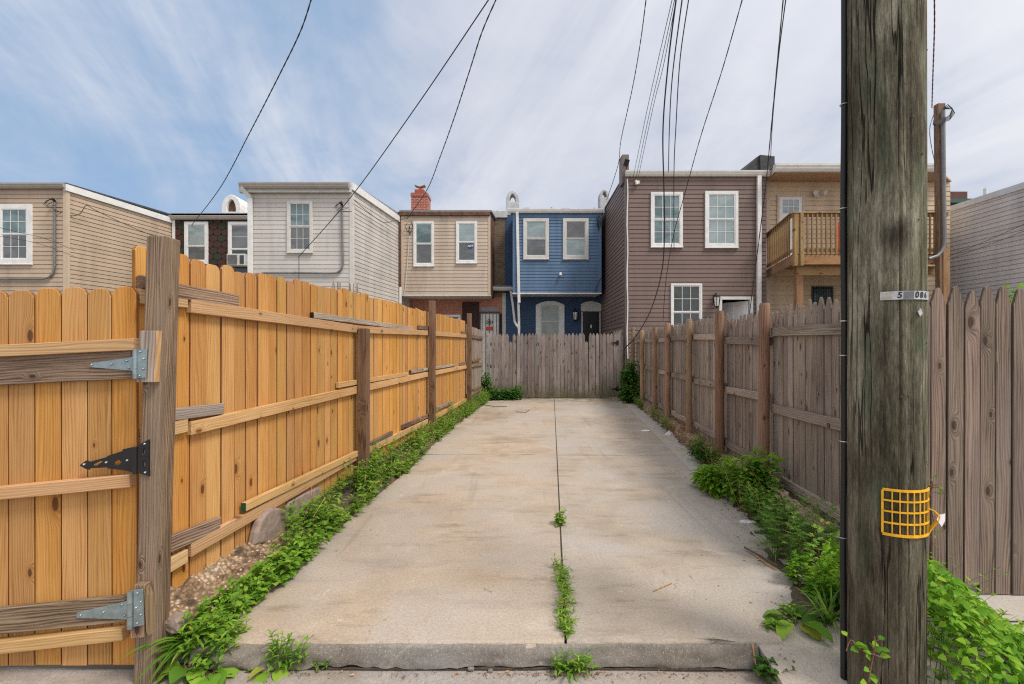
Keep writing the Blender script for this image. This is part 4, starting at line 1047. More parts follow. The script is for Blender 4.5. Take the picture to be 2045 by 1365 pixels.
spout([V((X_(1020, 18.1), 18.1, Z_(581, 18.1))), V((X_(1023, 18.1), 18.1, Z_(600, 18.1))), V((X_(1028, 18), 18, Z_(643, 18))), V((X_(1037, 17.7), 17.7, Z_(656, 17.7)))], h, 'offwhite', .085, .065)
# arched ground floor window
def arch_poly(x0, x1, zs, rise, n=12): return [(lerp(x1, x0, i/n), zs+rise*math.sin(math.pi*i/n)**.8) for i in range(n+1)]
x0, x1, zA = X_(1070, D2), X_(1127, D2), Z_(609, D2); xi0, xi1, zi = X_(1080, D2), X_(1117, D2), Z_(609.5, D2)
m = MB(); m.fbox(f2, x0, xi0, .8, zi, -.01, .05); m.fbox(f2, xi1, x1, .8, zi, -.01, .05); m.prism([(x0, zi), (x1, zi)]+arch_poly(x0, x1, zA, .17), V((0, D2+.01, 0)), V((1, 0, 0)), EZ, V((0, -1, 0)), .06); m.fbox(f2, x0-.02, x1+.02, .76, .8, -.01, .09)
w = m.build('window', M['white'], h, .004)
m = MB(); zm = Z_(641.5, D2)
for (a, b, c, d) in ((xi0, xi0+.04, .84, zi), (xi1-.04, xi1, .84, zi), (xi0+.04, xi1-.04, zi-.05, zi), (xi0+.04, xi1-.04, zm-.025, zm+.025), (xi0+.04, xi1-.04, .8, .84)): m.fbox(f2, a, b, c, d, -.01, .03)
m.build('sash', M['offwhite'], w)
m = MB(); m.fbox(f2, xi0, xi1, .82, zi-.02, -.01, .014); m.build('pane', M['panegreen'], w)
# black six panel door
dx0, dx1, dz = X_(1163.5, D2), X_(1197, D2), Z_(622.5, D2)
m = MB(); m.fbox(f2, dx0, dx1, 0.05, dz, -.01, .02)
for (zz0, zz1) in ((dz-.52, dz-.12), (dz-1.25, dz-.62), (.2, dz-1.35)):
    for (a, b) in ((.13, .45), (.55, .87)): m.fbox(f2, lerp(dx0, dx1, a), lerp(dx0, dx1, b), max(zz0, .15), zz1, .02, .032)
dr = m.build('door', M['blackmetal'], h, .006)
fb('door_plate', f2, X_(1179, D2), X_(1181.5, D2), Z_(655, D2), Z_(648, D2), .032, .04, M['white'], dr)
for (a, b) in ((X_(1161, D2), dx0), (dx1, X_(1199, D2))): fb('door_frame', f2, a, b, 0, dz, -.01, .035, M['offwhite'], dr)
m = MB(); m.prism([(X_(1160, D2), Z_(621.5, D2)), (X_(1200.5, D2), Z_(621.5, D2))]+arch_poly(X_(1160, D2), X_(1200.5, D2), Z_(607, D2), .12), V((0, D2+.01, 0)), V((1, 0, 0)), EZ, V((0, -1, 0)), .05); m.build('transom', M['offwhite'], h, .004)
lantern(X_(1148, D2), Z_(631, D2), D2, h, 1.5)
m = MB(); c = V((X_(1119, D), D, Z_(546, D))); m.tube([c, c+V((0, -.06, 0)), c+V((0, -.10, -.05)), c+V((0, -.13, -.1))], [.05, .05, .055, .06], 10); m.build('spot_lamp', M['white'], h)
pipe('conduit', [(X_(1205.5, 18.5), 18.55, Z_(430, 18.5)), (X_(1206, 18.5), 18.55, Z_(500, 18.5)), (X_(1205, 18.5), 18.55, Z_(560, 18.5))], .025, 'pipe', h)
pipe('cable', [(X_(1199, D), D-.03, Z_(555, D)), (X_(1190, D), D-.06, Z_(575, D)), (X_(1186, D), D-.03, Z_(587, D))], .012, 'wire', h, 5)
m = MB()
for k in range(4):
    a = V((X_(1196+U_(-5, 5), D), D-.06, Z_(432+U_(-4, 4), D))); m.tube([a, a+V((U_(-.15, .1), -.03, -.15)), a+V((U_(-.1, .1), 0, -.3)), a+V((U_(-.05, .1), .03, -.5))], .012, 5)
m.build('service_loop', M['wire'], h)
arch_chimney(1010.5, 1037, 380, 419, 18.9, h, 'stucco', .5, bot=.35)
arch_chimney(1198, 1217, 377, 430, 20.2, h, 'stucco', .5, bot=.5)
# ---- brown house
D = 14.; xl = X_(1250, D); xr = X_(1530, D); zt = Z_(343, D); f = Frame((0, D, 0), *NF)
h = thing('brown_house', 'brown vinyl sided row house with white grid windows and an open door', 'house', ((xl+xr)/2, D, 0))
do = (X_(1441, D), X_(1497, D), -.2, Z_(598, D))
lap_wall('front_wall', f, xl, xr, ZB, zt-.14, .135, M['brown'], h, [do])
s = side(f, xl, .035, False); lap_wall('side_wall', s, 0, 7, ZB, zt-.03, .135, M['brown'], h)
fb('corner_trim', f, xl-.035, xl+.08, ZB, zt-.02, -.03, .027, M['browntrim'], h); fb('corner_trim', s, .03, .12, ZB, zt-.02, -.03, .027, M['browntrim'], h)
gutter(f, xl-.03, X_(1534, D), zt, .155, h, 'offwhite', .02, .13)
roofslab(xl, xr, D, zt-.03, .035, 7, h, 'roof', .0, sr=.035)
window(f, X_(1299, D), X_(1362.5, D), Z_(493, D), Z_(384, D), h, .085, 3, (2, 2), 'pane', 'pane', 'white')
window(f, X_(1407, D), X_(1473, D), Z_(494, D), Z_(382, D), h, .095, 3, (2, 2), 'paneblind', 'paneblind')
window(f, X_(1339, D), X_(1401, D), Z_(680, D), Z_(566, D), h, .06, 3, (2, 2), 'panedark', 'panedark')
a, b, c, d = do
m = MB(); m.fbox(f, a-.09, a, ZB, d+.09, -.05, .045); m.fbox(f, b, b+.09, ZB, d+.09, -.05, .045); m.fbox(f, a, b, d, d+.09, -.05, .044); m.build('door_frame', M['white'], h, .004)
m = MB(); m.add([f.p(a-.3, ZB, -1.6), f.p(b+.3, ZB, -1.6), f.p(b+.3, d+.3, -1.6), f.p(a-.3, d+.3, -1.6), f.p(a-.3, ZB, -.02), f.p(b+.3, ZB, -.02), f.p(b+.3, d+.3, -.02), f.p(a-.3, d+.3, -.02)], [(0, 1, 2, 3), (4, 0, 3, 7), (1, 5, 6, 2), (3, 2, 6, 7), (4, 5, 1, 0)]); m.build('hallway', M['interior'], h)
fd = Frame(f.p(b-.02, 0, -.05), V((-.6, .8, 0)), V((-.8, -.6, 0)))
m = MB(); m.fbox(fd, 0, .82, 0, d-.03, -.04, 0)
for (z0, z1) in ((.2, .9), (1.0, 1.55), (1.65, d-.15)):
    for (p, q) in ((.12, .37), (.45, .70)): m.fbox(fd, p, q, z0, z1, 0, .010)
dr = m.build('door', M['white'], h, .006)
spout([V((X_(1513.5, D), D-.07, zt-.12)), V((X_(1513.5, D), D-.06, 0))], h, 'white', .125, .08)
lantern(X_(1427, D), Z_(603, D), D, h, 1.35)
pts = [V((X_(1252+.9*math.sin(k*1.7), D), D-.05, lerp(Z_(358, D), Z_(722, D), k/12))) for k in range(13)]
pipe('conduit', pts, .020, 'white', h, 6)
m = MB(); c = V((X_(1270, D), D-.08, Z_(366, D))); m.tube([c+V((-.03, 0, .06)), c, c+V((0, 0, -.06))], .045, 8); m.tube([c+V((.05, 0, .05)), c+V((.05, 0, -.04))], .04, 8); m.build('insulator', M['white'], h)
m = MB(); m.box((X_(1242.5, 14.1), 14.1, zt-.3), (X_(1256, 14.1), 14.5, Z_(308, 14.1))); o = m.build('chimney', M['browntrim'], h)
m = MB(); c = V((X_(1250.5, D), D-.02, Z_(325, D))); m.board(c+V((-.02, .04, -.09)), c+V((.02, -.06, .08)), V((1, 0, 0)), .15, .03); m.tube([c, c+V((.03, .1, -.16))], .012, 5); m.build('solar_lamp', M['blackmetal'], h)
m = MB(); Dq = 15.5
m.prism([(X_(1478, Dq), zt-.1), (X_(1482, Dq), Z_(344, Dq)), (X_(1510, Dq), Z_(314, Dq)), (X_(1516, Dq), Z_(310, Dq)), (X_(1519, Dq), zt-.1)], V((0, Dq, 0)), V((1, 0, 0)), EZ, V((0, 1, 0)), 1.4)
m.prism([(X_(1519, Dq), zt-.1), (X_(1516, Dq), Z_(310, Dq)), (X_(1545, Dq), Z_(313, Dq)), (X_(1546, Dq), zt-.1)], V((0, Dq-.06, 0)), V((1, 0, 0)), EZ, V((0, 1, 0)), 1.4)
m.build('roof_bulkhead', M['roof'], h)
# ---- tan house with the deck
D = 14.5; xl = X_(1531, D); xr = X_(1897, D); f = Frame((0, D, 0), *NF); zs = Z_(362, D); Do = 13.6
h = thing('yellow_tan_house', 'yellowish tan sided row house with white door behind a wooden deck', 'house', ((xl+xr)/2, D, 0))
lap_wall('front_wall', f, xl, xr, ZB, zs, .15, M['yellow'], h)
fb('corner_trim', f, xl-.02, xl+.09, ZB, zs, -.03, .028, M['tantrim'], h)
sl_ = side(f, xl, .03, False); fb('side_wall', sl_, 0, 6, ZB, zs+.1, -.1, 0, M['yellow'], h)
sr_ = side(f, xr, .1); lap_wall('side_wall', sr_, 0, 6, ZB, zs, .15, M['yellow'], h)
m = MB(); x0g, x1g = X_(1549, Do), X_(1880, Do)
m.add([(x0g, Do, Z_(345, Do)), (x1g, Do, Z_(345, Do)), (xr+.1, D+.05, zs), (xl-.03, D+.05, zs), (x0g, Do, Z_(345, Do)+.05), (x1g, Do, Z_(345, Do)+.05), (xr+.1, D+.05, zs+.06), (xl-.03, D+.05, zs+.06)], [(0, 3, 2, 1), (4, 5, 6, 7), (0, 1, 5, 4), (3, 0, 4, 7), (1, 2, 6, 5)])
m.build('soffit', M['soffit'], h)
gutter(Frame((0, Do, 0), *NF), x0g-.06, x1g, Z_(329, Do), .22, h, 'offwhite', -.02, .15)
m = MB(); m.add([(x0g-.05, Do, Z_(345, Do)), (x0g-.05, Do, Z_(331, Do)), (xl-.05, D, zs+.32), (xl-.05, D, zs-.03)], [(0, 1, 2, 3)]); m.build('rake_board', M['tantrim'], h)
m = MB(); m.add([(x0g-.05, Do, Z_(331, Do)), (x1g, Do, Z_(331, Do)), (xr+.8, 20, Z_(331, Do)+.1), (xl, 20, Z_(331, Do)+.1)], [(0, 1, 2, 3)]); m.build('roof', M['roof'], h)
dz0 = 4.05; ddx0, ddx1, ddz = X_(1555, D), X_(1601, D), Z_(393, D)
m = MB(); m.fbox(f, ddx0-.07, ddx0, dz0, ddz+.07, -.01, .05); m.fbox(f, ddx1, ddx1+.07, dz0, ddz+.07, -.01, .05); m.fbox(f, ddx0, ddx1, ddz, ddz+.07, -.01, .049); m.build('door_frame', M['tantrim'], h)
m = MB(); lz0, lz1 = Z_(426, D), Z_(399, D); lx0, lx1 = ddx0+.11, ddx1-.11
m.fbox(f, ddx0, ddx1, dz0, lz0, -.01, .03); m.fbox(f, ddx0, ddx1, lz1, ddz, -.01, .03); m.fbox(f, ddx0, lx0, lz0, lz1, -.01, .03); m.fbox(f, lx1, ddx1, lz0, lz1, -.01, .03)
for k in (1, 2): x = lerp(lx0, lx1, k/3); m.fbox(f, x-.009, x+.009, lz0, lz1, -.01, .03)
z = (lz0+lz1)/2; m.fbox(f, lx0, lx1, z-.009, z+.009, -.01, .029)
dr = m.build('door', M['white'], h)
m = MB(); m.fbox(f, lx0, lx1, lz0, lz1, -.015, .02); m.build('door_glass', M['paneblind'], dr)
m = MB(); c = V((X_(1629, D), D-.03, Z_(389, D))); m.box((c.x-.08, D-.07, c.z-.07), (c.x+.08, D-.02, c.z+.09))
for q in (-.09, .10): m.tube([c+V((q*.6, -.05, .02)), c+V((q, -.10, .05)), c+V((q*1.6, -.20, .0))], [.03, .05, .075], 10)
m.build('flood_light', M['offwhite'], h)
w = window(f, X_(1620, D), X_(1662, D), Z_(640, D), Z_(572, D), h, .04, 1, (1, 1), 'pane', 'pane', 'blackmetal')
m = MB()
for k in range(8): x = lerp(X_(1624, D), X_(1658, D), k/7); m.fbox(f, x-.008, x+.008, Z_(640, D), Z_(573, D), .05, .066)
m.build('window_bars', M['blackmetal'], w)
# ---- the deck
dk = thing('wooden_deck', 'raised brown timber deck with slatted railing behind the utility pole', 'deck', (9.5, 13.3, 0))
DD = 12.2; ax = X_(1583, DD); bx = X_(1892, DD); wx = X_(1532, D)
zr, zf, zr2 = Z_(425, DD), Z_(506, DD), Z_(527, DD)
m = MB(); m.add([(ax+.03, DD+.03, zf), (bx, DD+.03, zf), (bx+.6, D-.03, zf), (wx+.03, D-.03, zf), (ax+.03, DD+.03, zf-.04), (bx, DD+.03, zf-.04), (bx+.6, D-.03, zf-.04), (wx+.03, D-.03, zf-.04)], [(0, 1, 2, 3), (4, 7, 6, 5), (0, 4, 5, 1), (0, 3, 7, 4)]); m.build('floor', M['deck'], dk)
cF, cW = V((ax, DD, 0)), V((wx, D-.03, 0)); cR = V((bx, DD, 0)); dirL = (cW-cF).normalized()
def dboard(name, a, b, za, zb_, hgt, t, mat='deck'):
    m = MB(); m.board(a+EZ*za, b+EZ*zb_, EZ, hgt, t); return m.build(name, M[mat], dk, .004)
dboard('rim_board', cF, cR, (zf+zr2)/2-.02, (zf+zr2)/2-.02, .26, .045); dboard('rim_board', cF+dirL*.03, cW, (zf+zr2)/2-.02, (zf+zr2)/2-.02, .26, .045)
dboard('beam', cF+V((.25, .25, 0)), cR+V((0, .25, 0)), zr2-.14, zr2-.14, .24, .09)
for (a, b) in ((cF, cR), (cF, cW)):
    m = MB(); m.board(a+EZ*(zr+.0), b+EZ*(zr+.0), V((0, 0, 1)).cross(b-a), .13, .035); m.build('handrail', M['deck'], dk, .004)
    dboard('rail', a, b, zr-.06, zr-.06, .08, .035); dboard('rail', a, b, zf+.09, zf+.09, .08, .035)
bm_ = MB(); bm_.board(V((0, 0, zf-.02)), V((0, 0, zr-.03)), (1, 0, 0), .036, .036); b0 = bm_.build('baluster', M['deck'], dk)
spots = []
L = (cR-cF).length; n = int(L/.125)
for k in range(1, n): spots.append(cF+(cR-cF)*(k/n)+V((0, -.035, 0)))
L = (cW-cF).length; n = int(L/.17)
for k in range(1, n): spots.append(cF+(cW-cF)*(k/n)+V((-.035, 0, 0)))
for k, p in enumerate(spots):
    if 1700 < CX+p.x*F/p.y < 1840: continue
    if k == 0: b0.location = p; continue
    c = b0.copy(); COL.objects.link(c); c.parent = dk; c.matrix_parent_inverse = b0.matrix_parent_inverse.copy(); c.location = p
for (x, y, w) in ((X_(1588, DD), DD+.0, .1), (X_(1600, DD)-.02, DD-.03, .09)):
    m = MB(); m.board((x, y, zr2-.05), (x, y, zr-.01), (1, 0, 0), w, w); m.build('rail_post', M['deck'], dk, .006)
for x, y in ((X_(1594.5, 12.5), 12.5), (X_(1760, 12.5), 12.5)):
    m = MB(); m.board((x, y, -.1), (x, y, zr2-.02), (1, 0, 0), .19, .14); m.build('support_post', M['deck'], dk, .008)
for xx, yy in ((bx-.25, 12.6),):
    m = MB(); m.box((xx-.22, yy, -.1), (xx+.1, yy+.1, zr2-.1)); m.build('support_post', M['dark_post'], dk, .01)
tw = tag((lambda mm: mm.build('towel', plain('towel', (.62, .16, .06), .9), loc=(X_(1682, 12.8), 12.8, 4.2)))((lambda mm: (mm.add([(X_(1672, 12.8)+i*.028, 12.8+.012*math.sin(i*1.9), z) for z in (4.15, 4.6, 5.05) for i in range(13)], [(j*13+i, j*13+i+1, (j+1)*13+i+1, (j+1)*13+i) for j in range(2) for i in range(12)]), mm)[1])(MB())), 'red and orange towel hanging behind the deck railing beside the pole', 'towel')
tw.data.materials[0].node_tree.nodes['Principled BSDF'].inputs['Base Color'].links and None
md = tw.modifiers.new('thick', 'SOLIDIFY'); md.thickness = .006
# ---- timber mast with conduit
DM = 12.1; x0 = X_(1877.5, DM)
ms = thing('service_mast', 'tall brown timber post with grey conduit at the corner of the deck', 'post', (x0, DM, 0))
m = MB(); m.board((x0+.06, DM, -.1), (x0-.02, DM, Z_(208, DM)), (1, 0, 0), .20, .14, .45); m.build('post', M['dark_post'], ms, .008)
m = MB(); xb = X_(1884, DM); m.board((xb, DM-.04, -.1), (xb, DM-.04, Z_(497, DM)), (1, 0, 0), .17, .1, .2); m.build('post', M['deck'], ms, .008)
xc = X_(1882.5, 12)
pts = [V((xc-.02, 11.97, Z_(222, 12))), V((xc, 11.97, Z_(340, 12))), V((xc+.02, 11.97, Z_(478, 12))), V((xc+.01, 11.97, Z_(490, 12))), V((xc-.05, 11.97, Z_(502, 12))), V((xc-.16, 11.97, Z_(511, 12))), V((xc-.4, 11.97, Z_(517, 12)))]
pipe('conduit', pts, .045, 'pipe', ms, 10)
m = MB(); c = V((xc-.02, 11.97, Z_(218, 12)))
for k in range(5): q = k*.03; m.tube([c, c+V((.08+q, -.05, .09-q)), c+V((.20+q*.5, -.05, -.02-q)), c+V((.12, -.06, -.2-q)), c+V((-.1-q, -.05, -.33-q)), c+V((-.3, -.05, -.45+q))], .010, 5)
m.build('service_loop', M['wire'], ms)
m = MB(); m.board(c+V((-.26, -.03, -.42)), c+V((.02, -.03, -.28)), EZ, .09, .05); m.build('clamp', M['black'], ms)
# ---- grey house at the right
xw = X_(2045, 13.0); s = Frame((xw, 10.5, 0), (0, 1, 0), (-1, 0, 0)); zt = 6.2
h = thing('grey_house', 'grey sided house at the right edge seen from its long side wall', 'house', (xw+2, 13, 0))
lap_wall('side_wall', s, 0, 5.6, ZB, zt, .135, M['gray'], h)
fb('side_fascia', s, -.05, 5.6, zt-.15, zt+.03, -.02, .05, plain('pale_blue_white_trim', (.62, .66, .72), .5), h)
ff2 = Frame((0, 10.5, 0), *NF); lap_wall('front_wall', ff2, xw, xw+4.5, ZB, zt, .135, M['gray'], h)
m = MB(); m.box((xw, 10.5, zt), (xw+4.5, 16.2, zt+.05)); m.build('roof', M['greyroof'], h)
m = MB(); m.tube([(X_(1968, 15), 15.0, zt), (X_(1968, 15), 15.0, Z_(376, 15))], .055, 10); m.build('vent_pipe', M['white'], h)
# ---- brick building beyond
Dq = 30.; h = thing('brick_building', 'top of a dark red brick building with green trim beyond the deck', 'building', (X_(1880, Dq), Dq, 0))
m = MB(); m.box((X_(1780, Dq), Dq, ZB), (X_(1932, Dq), Dq+6, Z_(382, Dq))); m.build('wall', M['darkbrick'], h)
m = MB(); m.box((X_(1780, Dq), Dq-.3, Z_(407, Dq)), (X_(1938, Dq), Dq+6.2, Z_(399, Dq))); m.build('cornice', plain('green_trim', (.03, .09, .07), .6), h)
# ================================================================== utility pole
PC = V((1.688, 2.06, 0)); PR = .1405
pole = thing('utility_pole', 'thick weathered green grey wooden utility pole in the right foreground', 'utility pole', (PC.x, PC.y, -.12))
m = MB(); na = 180; zs = [-.35+.05*k for k in range(86)]+[4.2+.3*k for k in range(19)]
cr = [(U_(0, 6.28), U_(.4, 1), U_(0, 9), U_(.5, 1.4)) for _ in range(26)]+[(5.95, 2.2, 2, .9), (6.25, 1.9, 5, .8), (.35, 1.6, 4, .8)]
vs = []
for z in zs:
    r0 = PR*(1+.006*max(0, 1-z))-.0016*max(0, z-3)
    for k in range(na):
        t = 2*math.pi*k/na
        d = .0035*noise.noise(V((math.cos(t)*2.2, math.sin(t)*2.2, z*.6)))+.0018*noise.noise(V((math.cos(t)*14, math.sin(t)*14, z*.8)))
        for (ct, dp, ph, w) in cr:
            dt = (t-ct-.05*noise.noise(V((z*.9, ph, 0)))+math.pi) % (2*math.pi)-math.pi
            if abs(dt) < .06: d -= .006*dp*max(0, 1-abs(dt)/(.026*w))*max(0, min(1, .5+1.6*noise.noise(V((z*.35, ph, 3)))))
        kx = ((t+.95-6.283+math.pi) % (2*math.pi)-math.pi)*PR; kz = (z-2.0)*.6; d += .006*math.exp(-(kx*kx+kz*kz)/.002)
        vs.append((PC.x+(r0+d)*math.sin(t), PC.y-(r0+d)*math.cos(t), z))
fs = [(j*na+k, j*na+(k+1) % na, (j+1)*na+(k+1) % na, (j+1)*na+k) for j in range(len(zs)-1) for k in range(na)]
fs.append(tuple(range((len(zs)-1)*na, len(zs)*na)))
m.add(vs, fs, None, 0, 0, True); o = m.build('shaft', M['pole'], loc=(PC.x, PC.y, 0)); attach(o, pole)
def pole_t(px, r=PR):
    a = (px-CX)/F                                       # ray (a,1) in plan against the circle
    A = a*a+1; B = -2*(a*PC.x+PC.y); C_ = PC.x**2+PC.y**2-r*r; disc = B*B-4*A*C_
    D = (-B-math.sqrt(max(disc, 0)))/(2*A)
    return math.atan2(a*D-PC.x, -(D-PC.y)), D
def pole_p(t, z, off=0.): return V((PC.x+(PR+off)*math.sin(t), PC.y-(PR+off)*math.cos(t), z))
def wrap(m, t0, t1, z0a, z1a, off, th, n=14, z0b=None, z1b=None, sm=True):
    z0b = z0a if z0b is None else z0b; z1b = z1a if z1b is None else z1b
    vs = []
    for i in range(n+1):
        q = i/n; t = lerp(t0, t1, q); za, zb = lerp(z0a, z0b, q), lerp(z1a, z1b, q)
        vs += [pole_p(t, za, off), pole_p(t, zb, off), pole_p(t, za, off+th), pole_p(t, zb, off+th)]
    fs = []
    for i in range(n):
        a, b = i*4, i*4+4
        fs += [(a+2, b+2, b+3, a+3), (a+3, b+3, b+1, a+1), (a, b, b+2, a+2), (a+1, b+1, b, a)]
    fs += [(0, 2, 3, 1), (n*4, n*4+1, n*4+3, n*4+2)]
    m.add(vs, fs, None, .5)
# number plate: 5 086
t0, D0 = pole_t(1758); t1, _ = pole_t(1849); t2 = t1+.35
ztop, zbot = Z_(583, D0), Z_(599.5, D0)
pl = thing('number_plate', 'curved aluminium number plate reading 5 086 nailed on the pole', 'sign', tuple(pole_p(t0, zbot, .01)))
m = MB(); wrap(m, t0, t2, zbot, ztop, .004, .0015, 20); m.build('plate', M['alu'], pl)
tb, D1 = pole_t(1781); m = MB(); wrap(m, t0+.03, tb, zbot+.006, ztop-.006, .0056, .0006, 6); m.build('worn_sticker', plain('worn_sticker', (.50, .44, .38), .7, namp=.3, nscale=60), pl)
t_a, _ = pole_t(1803); t_b, _ = pole_t(1823); m = MB(); wrap(m, t_a, t_b, zbot+.002, ztop-.002, .0056, .0006, 6); m.build('scuffed_patch', plain('scuffed_metal', (.16, .16, .17), .5, .3, nscale=80), pl)
for chx, px in (('5', 1795.5), ('0', 1828.5), ('8', 1837.2), ('6', 1844.5)):
    vs, fs = text_geo(chx, .036, .12, .0010); tc, _ = pole_t(px); m = MB(); zc = (ztop+zbot)/2
    m.add([pole_p(tc+a*.92/PR, zc+b, .0068) for a, b, c in vs], fs, None, .5); m.build('numeral', M['black'], pl)
m = MB()
for k in range(16):                                     # old nails and staples
    tc_ = U_(-.9, 1.1); z_ = U_(.3, 2.9); c_ = pole_p(tc_, z_, -.004); n_ = V((math.sin(tc_), -math.cos(tc_), 0))
    m.tube([c_, c_+n_*.009], .0032, 6)
m.build('nails', M['twig'], pole)
# small reflective tag
tc, D1 = pole_t(1834.5); zc = Z_(624, D1)
tg = MB(); n_ = V((math.sin(tc), -math.cos(tc), 0)); ex = V((math.cos(tc), math.sin(tc), 0))
tg.prism([(0, -.017), (.013, -.002), (.002, .019), (-.013, .004)], pole_p(tc, zc, .003), ex, EZ, n_, .004); tag(tg.build('tag', M['alu'], loc=pole_p(tc, zc, .003)), 'small silver diamond tag nailed on the pole below the number plate', 'tag')
# yellow plastic mesh
cols = [pole_t(x)[0] for x in (1762.5, 1781, 1796, 1810.5, 1823, 1834, 1842.5)]
te = pole_t(1849)[0]; cols += [te-.02, te+.2]; _, D1 = pole_t(1765)
rows = [Z_(y, D1) for y in (1064, 1040.5, 1018, 996.5, 975.5)]
ym = thing('plastic_mesh', 'bright yellow plastic grid wrapped and tacked on the pole', 'guard', tuple(pole_p(cols[0], rows[0], .01)))
m = MB()
for k, t in enumerate(cols): w = .055 if k == 0 else .025; wrap(m, t-w/2, t+w/2, rows[0]+.004, rows[-1]-.004, .0042, .0036, 2)
for z, w in zip(rows, (.011, .007, .0065, .0065, .010)): wrap(m, cols[0], cols[-1], z-w/2, z+w/2, .0041, .0040, 24)
m.build('grid', M['yellowplastic'], ym)
p0 = pole_p(te+.05, rows[2]+.012, .004); p1 = pole_p(te+.05, rows[0], .004)
m = MB(); q = [p0, p0+V((.022, -.004, -.010)), p0+V((.040, -.01, -.032)), p0+V((.034, -.01, -.05)), p0+V((.012, 0, -.09)), p1]
for a, b in zip(q, q[1:]): m.board(a, b, V((0, 1, 0)), .012, .004)
m.build('torn_flap', M['yellowplastic'], ym)
m = MB(); a = p0+V((.036, -.014, -.024)); m.add([a, a+V((.03, .004, .004)), a+V((.024, -.002, -.026)), a+V((.008, -.004, -.05)), a+V((-.01, .0, -.02))], [(0, 1, 2, 3, 4)]); o = m.build('white_shred', M['paper'], ym)
# cable clipped on the left flank
t0 = pole_t(1694)[0]
pts = []
for k in range(30):
    z = lerp(9.2, -.1, (k/29)**.9); ex_ = .006*math.sin(z*2.1)+.004*math.sin(z*5.3)
    if z < 1.1: ex_ += .010*math.sin((1.1-z)*3)
    pts.append(pole_p(t0-.18+.25*ex_/PR, z, .009+abs(ex_)*.4))
cb = thing('ground_cable', 'thick black cable clipped down the left flank of the pole', 'cable', tuple(pts[-1]))
m = MB(); m.tube(pts, .0125, 10); m.build('sheath', M['black'], cb)
m = MB()
pts2 = [p+V((.012+.006*math.sin(p.z*7), -.014, 0)) for p in pts if p.z < 1.15]; m.tube(pts2, .006, 6); m.build('second_strand', M['black'], cb)
for py in (184, 402, 638, 710, 890, 1091):
    D1 = 2.03; z = Z_(py, D1); m = MB(); c = min(pts, key=lambda p: abs(p.z-z)); c = V((c.x, c.y, z))
    m.tube([c+V((.017*math.cos(a), .017*math.sin(a), 0)) for a in [2*math.pi*k/12 for k in range(13)]], .0022, 5, False); m.build('clip', M['alu'], cb)

# ================================================================== overhead wires
PTOP = V((1.62, 2.06, 9.0))
def smooth(pts, n=10):
    out = []
    for i in range(len(pts)-1):
        p0, p1, p2, p3 = pts[max(i-1, 0)], pts[i], pts[i+1], pts[min(i+2, len(pts)-1)]
        for k in range(n):
            t = k/n; out.append(.5*((2*p1)+(p2-p0)*t+(2*p0-5*p1+4*p2-p3)*t*t+(3*p1-p0-3*p2+p3)*t**3))
    return out+[pts[-1]]
def wire(label, px, D0, D1, r, twist=0, mats=('wire',), end=None, loose=None):
    """px: pixel path, house end first; depth runs along the span like a straight cable's does"""
    r *= .82; L = [0]
    for a, b in zip(px, px[1:]): L.append(L[-1]+math.hypot(b[0]-a[0], b[1]-a[1]))
    pts = [P(x, y, 1/lerp(1/D0, 1/D1, l/L[-1])) for (x, y), l in zip(px, L)]
    if loose: pts = [V(p) for p in loose]+pts
    c = smooth(pts, 10)
    if end is not None:
        a = c[-1]; c += [a.lerp(end, k/12) for k in range(1, 13)]
    o = thing('overhead_cable', label, 'cable', tuple(c[0]), 'overhead service cables')
    if twist:
        dense = []
        for a, b in zip(c, c[1:]):
            k = max(1, int((b-a).length/(.05 if twist > 1 else .07))); dense += [a.lerp(b, i/k) for i in range(k)]
        dense.append(c[-1]); acc = 0
        offs = []
        for i, p in enumerate(dense):
            if i: acc += (p-dense[i-1]).length
            offs.append(acc)
        for q in range(2):
            m = MB(); m.tube([p+V((math.cos(s/.075+q*math.pi), math.sin(s/.075+q*math.pi)*.6, 0))*r*.42 for p, s in zip(dense, offs)], r*.72, 5)
            m.build('strand', M[mats[q % len(mats)]], o)
    else:
        m = MB(); m.tube(c, r, 6); m.build('strand', M[mats[0]], o)
    return o
wire('twisted black cable rising from the shingle house past the far left chimney', [(383, 449), (440, 374), (500, 262), (560, 145), (600, 62), (621, 0)], 17.4, 8.2, .016, 1, end=PTOP+V((-.3, 0, 0)))
wire('straight black cable crossing the pale grey house window and dropping down its wall', [(597, 512), (599, 509.6), (604, 504), (700, 394), (830, 214), (975, 0)], 13.8, 7.8, .013, 0, end=V((4.2, 2.4, 9.6)), loose=[P(597, 600, 13.85), P(597, 560, 13.85), P(597, 518, 13.85)])
wire('twisted sagging cable running down to the beige house roof beside its chimney', [(812, 437), (852, 380), (880, 310), (908, 232), (938, 140), (962, 65), (990, 0)], 17.3, 8.6, .017, 1, end=PTOP+V((-.2, 0, -.1)))
wire('thin grey cable linking the pale grey house corner to the beige house', [(706, 398), (735, 423), (765, 443), (790, 440), (812, 436)], 13.9, 17.3, .012, 0)
wire('wavy cable leaning left down to the dark chimney of the brown house', [(1212, 398), (1234, 330), (1240, 280), (1262, 180), (1278, 90), (1290, 0)], 17.5, 8.6, .013, 1, end=PTOP+V((-.1, 0, .1)))
wire('leftmost thin wire of the close trio ending at the brown house insulators', [(1265, 352), (1290, 230), (1312, 130), (1342, 0)], 13.9, 7.6, .0075, 0, end=PTOP+V((-.15, .05, 0)))
wire('middle thin wire of the close trio ending at the brown house insulators', [(1270, 356), (1296, 230), (1319, 130), (1347, 0)], 13.9, 7.6, .0075, 0, end=PTOP+V((-.12, .08, 0)))
wire('rightmost thin wire of the close trio ending at the brown house insulators', [(1275, 352), (1304, 215), (1325, 130), (1350, 0)], 13.9, 7.6, .0075, 0, end=PTOP+V((-.1, .1, 0)))
